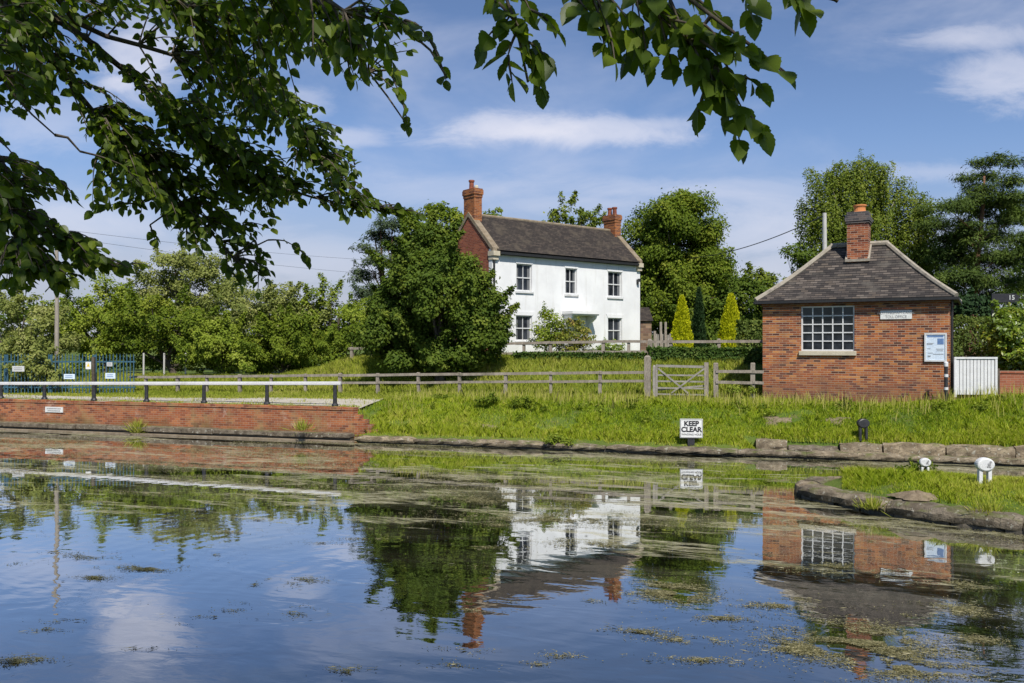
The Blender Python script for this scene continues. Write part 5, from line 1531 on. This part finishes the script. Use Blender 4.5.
# ------------------------------------------------------------------ poles and wires
def pole(label, px, D, py_top, r, mat, z0=None):
    b = W(px, 400, D); z0 = gz(b[0], D) - .3; zt = CZ + (HY - py_top) / F * D
    m = MB(); m.tube([(0, 0, 0), (.02, 0, (zt - z0) * .5), (0, 0, zt - z0)], [r, r * .9, r * .75], 10)
    e = empty('utility_pole', (b[0], D, z0), 0, label, 'pole'); m.build('shaft', M[mat], e)
    m = MB(); m.tube([(-.09, 0, zt - z0 - .15), (.09, 0, zt - z0 - .15)], .03, 6); m.build('cap_bracket', M['black'], e)
    return np.array([b[0], D, zt])
pl = pole('brown wooden utility pole behind the blue fence on the left', 56.5, 37.5, 226, .10, 'pole')
pr_ = pole('grey concrete pole rising just behind the toll office roof', 824.5, 36, 213, .11, 'concrete')


def wire(label, a, b, sag, r=.012, n=24):
    m = MB(); pts = []
    for k in range(n + 1):
        t = k / n; p_ = np.array(a) * (1 - t) + np.array(b) * t; p_[2] -= sag * 4 * t * (1 - t); pts.append(p_)
    m.tube(pts, r, 5); o = m.build('wire', M['black']); return set_props(o, label, 'wire')
wire('thin black cable running from the grey pole to behind the round tree', pr_ - np.array([0, 0, .1]), W(690, 258, 52), .35, .022)
wire('upper thin overhead wire from the wooden pole to the right', pl - np.array([0, 0, .12]), W(420, 262, 64), .25, .007)
wire('lower thin overhead wire from the wooden pole to the right', pl - np.array([0, 0, .45]), W(420, 277, 64), .25, .007)

# ------------------------------------------------------------------ blue palisade fence with plates
def palisade():
    pD = 36.2; k = pD / F; x0 = (-40 - CX) * k; x1 = (135 - CX) * k; z0 = gz((60 - CX) * k, pD) - .05
    e = empty('palisade_fence', (x0, pD, z0), 0, 'tall blue steel palisade fence on the left beyond the railing', 'fence')
    zt = CZ + (HY - 353.5) * k - z0; x = 0.0; m = MB(); cnt = 0
    while x < x1 - x0:
        w = .017; i = len(m.v); h = zt + random.uniform(-.02, .02)
        for y in (0, .02):
            m.v += [(x - w, y, .08), (x + w, y, .08), (x + w, y, h - .10), (x, y, h), (x - w, y, h - .10)]
        m.f += [tuple(i + q for q in (0, 1, 2, 3, 4)), tuple(i + 5 + q for q in (4, 3, 2, 1, 0))]
        for q in range(5): m.f.append((i + q, i + 5 + q, i + 5 + (q + 1) % 5, i + (q + 1) % 5))
        x += .145; cnt += 1
    m.build('pales', M['blue'], e)
    for z in (.35, zt - .35):
        m = MB(); m.box(-.05, x1 - x0, .022, .07, z - .03, z + .03); m.build('rail', M['blue'], e)
    for q in np.arange(0, x1 - x0 + .1, 1.9):
        m = MB(); m.box(q - .05, q + .05, .072, .17, -.3, zt - .05); m.build('post', M['blue'], e)
    return pD, z0
pD, pz0 = palisade()


def plate(label, xa, xb, ya, yb, D, mat, extra=None):
    a = W(xa, yb, D); b_ = W(xb, ya, D); w = b_[0] - a[0]; h = b_[2] - a[2]
    e = empty('sign_plate', ((a[0] + b_[0]) / 2, D, a[2]), 0, label, 'sign', 'plates on the blue palisade fence')
    m = MB(); m.box(-w / 2, w / 2, -.02, .0, 0, h); m.build('plate', M[mat], e)
    if extra == 'warn':
        m = MB(); m.poly([(-w * .3, -.023, h * .35), (w * .3, -.023, h * .35), (0, -.023, h * .85)]); m.poly([(w * .3, -.0215, h * .35), (-w * .3, -.0215, h * .35), (0, -.0215, h * .85)]); m.build('triangle', M['yellow'], e)
    else:
        m = MB()
        for z in (.3, .62): m.box(-w * .36, w * .30, -.024, -.0205, h * z, h * (z + .12))
        m.build('worn_lettering', M['inkgrey'] if mat != 'signblue' else M['inkblue'], e)
plate('tall white plate with a yellow triangle on the blue fence', 85.8, 91.2, 361.8, 369.2, pD - .03, 'sign', 'warn')
plate('small white plate high on the right part of the blue fence', 107, 112.5, 362.3, 366.3, pD - .03, 'signdull')
plate('white plate on the far left part of the blue fence', 12.5, 24.5, 366, 371.5, pD - .6, 'signdull')
plate('pale blue plate low on the blue fence beside the pole', 64, 75, 374, 379, pD - .03, 'signblue')
plate('pale blue plate low on the right end of the blue fence', 105.5, 115.5, 373, 378.6, pD - .03, 'signblue')
D = 35.6; b = W(93.6, 388, D)
m = MB(); m.box(-.06, .06, -.06, .06, -.3, CZ + (HY - 357) / F * D - 1.1); o = m.build('wooden_post', M['bark']); o.location = (b[0], D, 1.1); set_props(o, 'brown wooden post standing in front of the blue fence', 'post')
for lab, px, D_ in (('thin pale stake left of the bent tree, beyond the fence', 164, 42), ('thin pale stake right of the bent tree, beyond the fence', 185.5, 42), ('thin grey stake nearest the blue fence end', 143.5, 42)):
    b = W(px, 368, D_); z0 = gz(b[0], D_)
    m = MB(); m.tube([(0, 0, -.2), (.01, 0, CZ + (HY - 353) / F * D_ - z0)], .045, 6); o = m.build('stake', M['concrete']); o.location = (b[0], D_, z0); set_props(o, lab, 'stake')

# ------------------------------------------------------------------ the near tree whose branches hang into the view
TB = np.array([-4.6, .2, 1.4])
near = empty('overhanging_tree', tuple(TB), 0, 'near tree on the viewing bank whose dark leafy branches overhang the top', 'tree')
limbs_spec = [
    [(5, -6, 4.7), (45, 20, 4.8), (130, 78, 5.2), (185, 125, 5.4), (240, 165, 5.6), (330, 200, 5.8), (405, 214, 5.9)],
    [(0, 12, 4.5), (30, 34, 4.7), (70, 90, 5.0), (110, 125, 5.2), (150, 160, 5.4), (205, 225, 5.6), (250, 275, 5.7)],
    [(-40, 90, 4.1), (8, 165, 4.3), (45, 225, 4.4), (80, 262, 4.5), (132, 268, 4.6)],
    [(30, -30, 4.6), (80, 40, 4.9), (160, 65, 5.2), (205, 66, 5.3), (260, 96, 5.5), (300, 140, 5.6), (330, 175, 5.7)],
    [(80, -60, 4.4), (170, 0, 4.6), (250, 30, 4.7), (320, 50, 4.6), (370, 80, 4.4), (405, 122, 4.3)],
    [(120, -90, 3.9), (260, -30, 3.7), (340, 8, 3.5), (395, 20, 3.4), (430, 50, 3.35), (447, 78, 3.3)],
    [(300, -150, 3.5), (430, -80, 3.0), (500, -30, 2.75), (518, 20, 2.65), (524, 60, 2.6), (528, 82, 2.6)],
    [(430, -170, 3.2), (560, -70, 2.8), (640, -20, 2.6), (690, 40, 2.5), (722, 88, 2.5), (745, 130, 2.5)],
    [(560, -130, 3.0), (660, -50, 2.7), (760, -22, 2.6), (800, -10, 2.6), (828, -3, 2.6), (838, 1, 2.6)],
    [(520, -110, 3.0), (570, -40, 2.7), (600, 10, 2.6), (612, 45, 2.6)],
    [(600, -90, 2.8), (680, -30, 2.6), (735, 30, 2.5), (770, 60, 2.5), (792, 78, 2.5)],
    [(-60, 10, 4.0), (0, 90, 4.2), (30, 118, 4.3), (55, 135, 4.4)],
    [(-60, 140, 4.0), (-10, 200, 4.2), (20, 250, 4.3), (50, 285, 4.4)],
]
tmb = MB(); fork = TB + np.array([.3, .2, 4.2])
tmb.tube([(0, 0, -.4), (.05, 0, 1.2), (.15, .1, 2.8), (.3, .2, 4.2), (.5, .1, 6.2), (.9, -.5, 8.6)], [.42, .33, .30, .27, .2, .08], 12)
limb_pts = []
for L in limbs_spec:
    P = np.array([W(*q) for q in L])
    root = fork + np.array([0, 0, random.uniform(-.3, 1.2)])
    lead = [root, root * .55 + P[0] * .45 + np.array([0, -.1, .45]), P[0]]
    full = np.concatenate([np.array(lead), P[1:]]); fine = resample(full, 40)
    fine[1:-1] += RNG.normal(0, .008, (38, 3)); wob = resample(np.vstack([[0, 0, 0], RNG.normal(0, .045, (7, 3)), [0, 0, 0]]), 40); fine += wob
    r0 = .05 if L[0][2] > 4 else .038
    tmb.tube([tuple(p_ - TB) for p_ in fine], list(np.linspace(r0, .004, 40) ** 1.0), 6)
    limb_pts.append(fine)
LP = np.concatenate(limb_pts)

LF_P, LF_A, LF_N, LF_L = [], [], [], []
# where foliage is seen: (px, py, rx, ry, distance, spread in distance, twigs)
mass = [
    (30, 25, 48, 32, 4.7, .5, 34), (20, 75, 34, 24, 4.5, .4, 20), (75, 15, 38, 16, 4.9, .4, 14), (150, 8, 40, 12, 4.9, .5, 16), (215, 22, 46, 26, 4.9, .5, 34), (280, 30, 40, 30, 4.6, .6, 34),
    (335, 35, 34, 28, 4.2, .7, 26), (30, 100, 34, 16, 4.5, .4, 10), (75, 65, 16, 20, 4.9, .3, 8), (120, 135, 34, 24, 5.2, .4, 24), (170, 150, 44, 34, 5.4, .4, 42), (225, 130, 44, 40, 5.4, .5, 44),
    (275, 110, 34, 34, 5.4, .5, 30), (255, 175, 56, 30, 5.6, .4, 46), (310, 175, 40, 34, 5.7, .4, 30), (140, 190, 36, 26, 5.3, .4, 26), (195, 200, 44, 30, 5.5, .4, 34), (235, 65, 34, 26, 5.2, .5, 22), (320, 130, 24, 26, 5.6, .3, 12),
    (350, 205, 26, 14, 5.8, .3, 10), (250, 225, 28, 18, 5.6, .3, 14), (205, 240, 26, 14, 5.6, .3, 10), (255, 262, 16, 26, 5.7, .15, 10), (120, 165, 20, 14, 5.2, .2, 6), (105, 205, 20, 6, 5.2, .2, 4),
    (18, 175, 24, 14, 4.3, .3, 8), (55, 190, 20, 12, 4.4, .2, 6), (30, 235, 36, 24, 4.4, .3, 24), (72, 255, 34, 20, 4.5, .3, 20), (110, 266, 26, 6, 4.6, .2, 6), (18, 275, 24, 18, 4.3, .3, 16), (60, 280, 20, 12, 4.4, .2, 8), (4, 210, 16, 24, 4.3, .3, 10),
    (385, 15, 22, 18, 3.45, .1, 6), (360, 55, 24, 26, 3.8, .3, 12), (400, 55, 12, 40, 4.3, .1, 4), (150, 108, 34, 12, 5.1, .2, 10), (372, 206, 24, 8, 5.85, .15, 8), (346, 168, 14, 16, 5.75, .15, 8), (402, 212, 14, 5, 5.9, .1, 5), (320, 150, 22, 20, 5.7, .2, 8), (60, 60, 18, 14, 4.8, .2, 6), (100, 60, 14, 10, 4.9, .2, 4),
]


def add_leaf(p, ax, nr, L):
    LF_P.append(p); LF_A.append(ax); LF_N.append(nr); LF_L.append(L)


def twig(tip, root, Lm=.08, dense=1.0, start=.35):
    d = tip - root; n = np.linalg.norm(d)
    if n < .05: return
    mid = root + d * .55 + np.array([0, 0, .10 * n]) + RNG.normal(0, .03 * n, 3)
    pts = [root, root * .5 + mid * .5 + np.array([0, 0, .02 * n]), mid, mid * .45 + tip * .55 + np.array([0, 0, .015 * n]), tip]
    P = resample(pts, 14)
    tmb.tube([tuple(q - TB) for q in P[::2]] + [tuple(P[-1] - TB)], list(np.linspace(.006, .0018, 8)), 4, cap=False)
    m = max(4, int(n * (1 - start) / .038 * dense)); m = min(m, 16)
    for k in range(m):
        t = start + (1 - start) * (k + .5) / m; i = t * 13; a = int(i); p_ = P[a] * (1 - (i - a)) + P[min(a + 1, 13)] * (i - a)
        tg = unit(P[min(a + 1, 13)] - P[max(a - 1, 0)])
        sd = unit(np.cross(tg, np.array([0, 0, 1.0])) + 1e-6) * (1 if k % 2 else -1)
        ax = unit(tg * .5 + sd * .9 + np.array([0, 0, -.45]) + RNG.normal(0, .25, 3))
        nr = np.array([RNG.normal(0, .6), RNG.normal(-.4, .6), .65])
        add_leaf(p_ + ax * .008, ax, nr, Lm * RNG.uniform(.6, 1.15) * (.8 if t > .9 else 1))
    add_leaf(tip, unit(unit(tip - P[-3]) + np.array([0, 0, -.3])), np.array([RNG.normal(0, .4), RNG.normal(-.3, .4), .8]), Lm * RNG.uniform(.6, .9))


for (px, py, rx, ry, D0, dd, nt) in mass:
    for k in range(int(nt * 1.45)):
        a = RNG.uniform(0, 2 * PI); r = math.sqrt(RNG.uniform(0, 1))
        tip = W(px + rx * r * math.cos(a), py + ry * r * math.sin(a), D0 + RNG.uniform(-dd, dd))
        dist = np.linalg.norm(LP - (tip + np.array([-.18, -.05, .10])), axis=1); j = int(np.argmin(dist)); root = LP[j]
        d = tip - root; n = np.linalg.norm(d)
        if n > .62:  # start from a side branch reaching most of the way
            rt = tip - d / n * .5; tmb.tube([tuple(root - TB), tuple((root + rt) / 2 + np.array([0, 0, .03]) - TB), tuple(rt - TB)], [.009, .007, .005], 5, cap=False); root = rt
        twig(tip, root, .074, .92, .12)
# close sprays with large leaves
for pts in ([(512, 12, 2.62), (505, 25, 2.6), (484, 42, 2.6)], [(520, 30, 2.62), (530, 55, 2.6), (540, 88, 2.6)], [(518, 30, 2.62), (508, 55, 2.58), (512, 82, 2.58)], [(505, -20, 2.65), (530, 10, 2.6), (556, 30, 2.58)], [(512, -20, 2.7), (495, 0, 2.66), (520, 30, 2.6)], [(524, 40, 2.6), (545, 55, 2.6), (550, 62, 2.6)],
            [(560, -40, 2.7), (575, -5, 2.64), (588, 12, 2.6)], [(590, -20, 2.66), (605, 20, 2.6), (615, 62, 2.58)], [(600, -20, 2.7), (598, 20, 2.62), (604, 45, 2.6)], [(630, -25, 2.64), (640, 20, 2.6), (648, 62, 2.6)], [(650, -20, 2.6), (660, 20, 2.58), (672, 68, 2.58)], [(640, -20, 2.75), (632, 15, 2.7), (626, 55, 2.7)],
            [(670, 0, 2.6), (685, 40, 2.55), (700, 60, 2.5)], [(690, 20, 2.55), (720, 40, 2.52), (748, 50, 2.5)], [(700, 30, 2.55), (745, 50, 2.5), (785, 74, 2.48)], [(705, 50, 2.54), (712, 80, 2.5), (698, 112, 2.5)], [(715, 65, 2.53), (728, 100, 2.5), (740, 143, 2.5)], [(720, 75, 2.55), (742, 108, 2.52), (762, 132, 2.5)], [(700, 40, 2.5), (735, 78, 2.48), (758, 86, 2.5)],
            [(655, -30, 2.7), (690, -5, 2.64), (720, 18, 2.6)], [(735, -30, 2.64), (748, -8, 2.6), (752, 16, 2.6)], [(790, -25, 2.62), (800, -8, 2.6), (806, 12, 2.6)], [(825, -6, 2.6), (836, -2, 2.6), (848, 6, 2.6)], [(660, 10, 2.6), (676, 30, 2.58), (704, 62, 2.55)], [(690, 40, 2.52), (700, 70, 2.5), (716, 96, 2.5)], [(670, 20, 2.55), (700, 32, 2.52), (732, 42, 2.5)], [(600, -10, 2.62), (628, 20, 2.6), (640, 50, 2.6)], [(660, 0, 2.7), (680, 20, 2.65), (690, 50, 2.6)], [(610, -40, 2.8), (640, -10, 2.75), (660, 30, 2.7)], [(575, -40, 2.75), (590, -8, 2.72), (612, 20, 2.7)],
            [(405, 20, 3.4), (430, 40, 3.36), (446, 80, 3.33)], [(380, 10, 3.45), (400, 20, 3.4), (415, 32, 3.4)], [(360, 0, 3.5), (385, 40, 3.5), (392, 62, 3.5)], [(330, 0, 3.6), (345, 50, 3.6), (350, 78, 3.6)], [(390, 70, 4.35), (400, 95, 4.3), (408, 126, 4.3)],
            [(385, 205, 5.85), (405, 210, 5.9), (422, 216, 5.9)], [(340, 190, 5.8), (355, 165, 5.8), (348, 150, 5.8)], [(330, 160, 5.7), (345, 150, 5.75), (352, 150, 5.75)], [(140, 205, 5.25), (110, 205, 5.2), (92, 211, 5.2)], [(35, 168, 4.4), (55, 178, 4.4), (76, 198, 4.4)], [(100, 262, 4.6), (120, 266, 4.6), (142, 264, 4.62)], [(255, 240, 5.7), (262, 262, 5.72), (258, 292, 5.7)], [(268, 240, 5.7), (300, 250, 5.7), (308, 262, 5.7)], [(225, 250, 5.6), (228, 270, 5.6), (240, 285, 5.6)], [(150, 225, 5.4), (155, 240, 5.4), (160, 245, 5.4)]):
    Q = np.array([W(*q) for q in pts]); j = int(np.argmin(np.linalg.norm(LP - Q[0], axis=1)))
    tmb.tube([tuple(LP[j] - TB), tuple((LP[j] + Q[0]) / 2 - TB), tuple(Q[0] - TB)], [.007, .006, .005], 5, cap=False)
    twig(Q[1], Q[0], .082 if pts[0][2] > 3 else .088, .8, .1); twig(Q[2], Q[1], .082 if pts[0][2] > 3 else .09, .9, .05)
tmb.build('trunk', M['bark'], near, smooth=True)

# leaf blades: toothed ovate outline folded along the midrib
LP_ = np.array(LF_P) - TB; LA = unit(np.array(LF_A)); LN = np.array(LF_N); LL = np.array(LF_L); nL = len(LL)
SD = unit(np.cross(LA, LN)); NN = unit(np.cross(SD, LA))
prof_t = [0.0, .07, .2, .34, .37, .5, .53, .67, .70, .83, .86, 1.0]
prof_w = [.02, .16, .27, .315, .285, .315, .28, .25, .215, .145, .115, 0.0]
nt_ = len(prof_t)
curl = RNG.uniform(.02, .22, nL)
Vs = []
for side in (1, -1):
    mids = []; outs = []
    for t, w in zip(prof_t, prof_w):
        c = LP_ + LA * (LL * t)[:, None] - NN * (LL * curl * t * t)[:, None]
        mids.append(c); outs.append(c + SD * (side * LL * w * 1.1)[:, None] + NN * (LL * w * .32)[:, None])
    Vs.append(np.stack(mids + outs[1:-1], 1))
nvp = Vs[0].shape[1]
V = np.concatenate([Vs[0], Vs[1]], 1).reshape(-1, 3)
half = list(range(nt_)) + list(range(nvp - 1, nt_ - 1, -1))
b = (np.arange(nL) * 2 * nvp)[:, None]
Fl = np.concatenate([b + np.array(half)[None, :], b + nvp + np.array(half[::-1])[None, :]], 0)
tint = np.clip(RNG.normal(.45, .2, nL), 0, 1)
link('leaves', np_mesh('leaves', V, Fl, tint=np.r_[tint, tint]), M['elm'], near)

# the rest of the crown, above and behind the viewer: it shades the hanging branches
lb = [(np.array(c, float), np.array(r, float)) for c, r in (((-3.2, .4, 8.3), (2.6, 2.2, 1.7)), ((-.6, -.6, 8.4), (2.8, 2.2, 1.6)), ((1.8, -1.2, 8.0), (2.4, 2.2, 1.5)), ((-1.0, .8, 9.6), (3.0, 2.0, 1.5)), ((-5.0, -.5, 8.2), (2.4, 2.4, 1.8)), ((-2, -1.5, 10.8), (3.2, 2.4, 1.5)), ((.8, .6, 7.4), (1.8, 1.2, 1.0)), ((-2.8, 1.4, 7.4), (2.2, 1.2, .9)))]
bpy.context.view_layer.update()
leafy('crown', lb, 7500, .15, M['elm'], near, clump=.6, per=60, inner=.35, shell=(.3, 1.0))

# ------------------------------------------------------------------ light, sky
AZ = np.array([.24, -.971]); EL = R(50)
sd = Vector((AZ[0] * math.cos(EL), AZ[1] * math.cos(EL), math.sin(EL)))
sun_d = bpy.data.lights.new('sun', 'SUN'); sun_d.energy = 4.0; sun_d.angle = R(.53); sun_d.color = (1.0, .955, .88)
sun = bpy.data.objects.new('sun', sun_d); COL.objects.link(sun); sun.rotation_euler = sd.to_track_quat('Z', 'Y').to_euler()

world = bpy.data.worlds.new('World'); scene.world = world; world.use_nodes = True
t = NT('', world)
sky = t.n('ShaderNodeTexSky', sky_type='NISHITA', sun_disc=False, sun_elevation=EL, sun_rotation=math.atan2(AZ[0], AZ[1]), altitude=50, air_density=.8, dust_density=.1, ozone_density=3.0)
dr_ = t.coord('Generated'); dx, dy, dz = t.sep(dr_)
dyc = t.math('MAXIMUM', dy, .05)
az_ = t.math('DIVIDE', dx, dyc); ev = t.math('DIVIDE', dz, dyc)
wv = t.comb(t.math('MULTIPLY', az_, 1.0), t.math('MULTIPLY', ev, 2.6), 0.0)
wn1 = t.noise(7.5, 10, wv, .66, .5); wn2 = t.noise(2.2, 6, wv, .6, .4)
tot = None
for (px, py, rx, ry, st) in ((560, 131, 175, 20, 1.0), (640, 126, 70, 12, .7), (350, 137, 45, 13, .6), (1005, 80, 80, 36, .85), (960, 38, 80, 18, .65), (142, 58, 58, 54, .95), (120, 82, 26, 16, 1.0), (770, 230, 110, 44, .62), (700, 190, 180, 14, .42), (930, 172, 120, 14, .42), (440, 190, 150, 24, .35), (40, 125, 80, 34, .5), (300, 100, 40, 22, .5), (560, 205, 120, 14, .3), (60, 225, 140, 30, .35), (300, 260, 160, 34, .45), (780, 270, 90, 30, .5)):
    a = t.math('DIVIDE', t.math('SUBTRACT', az_, (px - CX) / F), rx / F); b_ = t.math('DIVIDE', t.math('SUBTRACT', ev, (HY - py) / F), ry / F)
    q = t.math('SQRT', t.math('ADD', t.math('MULTIPLY', a, a), t.math('MULTIPLY', b_, b_)))
    q = t.math('ADD', q, t.math('MULTIPLY', t.math('SUBTRACT', wn1, .5), 2.3))
    mk = t.math('MULTIPLY', t.smooth(q, 1.1, .15), st)
    tot = mk if tot is None else t.math('MAXIMUM', tot, mk)
thin = t.math('MULTIPLY', t.smooth(wn2, .42, .74), .42)
low = t.math('MULTIPLY', t.smooth(ev, .22, .0), .12)
cl = t.math('MULTIPLY', t.math('ADD', t.math('MULTIPLY', tot, t.math('MULTIPLY_ADD', wn1, .9, .30)), t.math('ADD', thin, low)), .92, clamp=True)
cl = t.math('MULTIPLY', cl, t.smooth(dy, .0, .15))
cl = t.math('MULTIPLY', cl, t.smooth(dz, -.02, .02))
skc = t.mix(1.0, sky.outputs[0], (.86, .85, .90), 'MULTIPLY')
veil = t.math('MULTIPLY', t.math('MULTIPLY', t.smooth(ev, .27, .03), t.math('MULTIPLY_ADD', wn2, .5, .62)), .95, clamp=True)
skc = t.mix(veil, skc, (2.3, 2.42, 3.05))
col = t.mix(cl, skc, (5.7, 5.75, 6.5))
bg = t.n('ShaderNodeBackground', inp={'Color': col, 'Strength': .10})
wo2 = t.n('ShaderNodeOutputWorld'); t.t.links.new(bg.outputs[0], wo2.inputs[0])

vs_ = scene.view_settings
scene.display_settings.display_device = 'sRGB'
vs_.view_transform = 'Standard'; vs_.look = 'None'; vs_.gamma = 1; vs_.exposure = 0.5; vs_.use_curve_mapping = False
scene.render.engine = 'CYCLES'
scene.cycles.max_bounces = 6; scene.cycles.diffuse_bounces = 3; scene.cycles.glossy_bounces = 3; scene.cycles.transmission_bounces = 3
scene.cycles.use_denoising = True
scene.cycles.caustics_reflective = False; scene.cycles.caustics_refractive = False
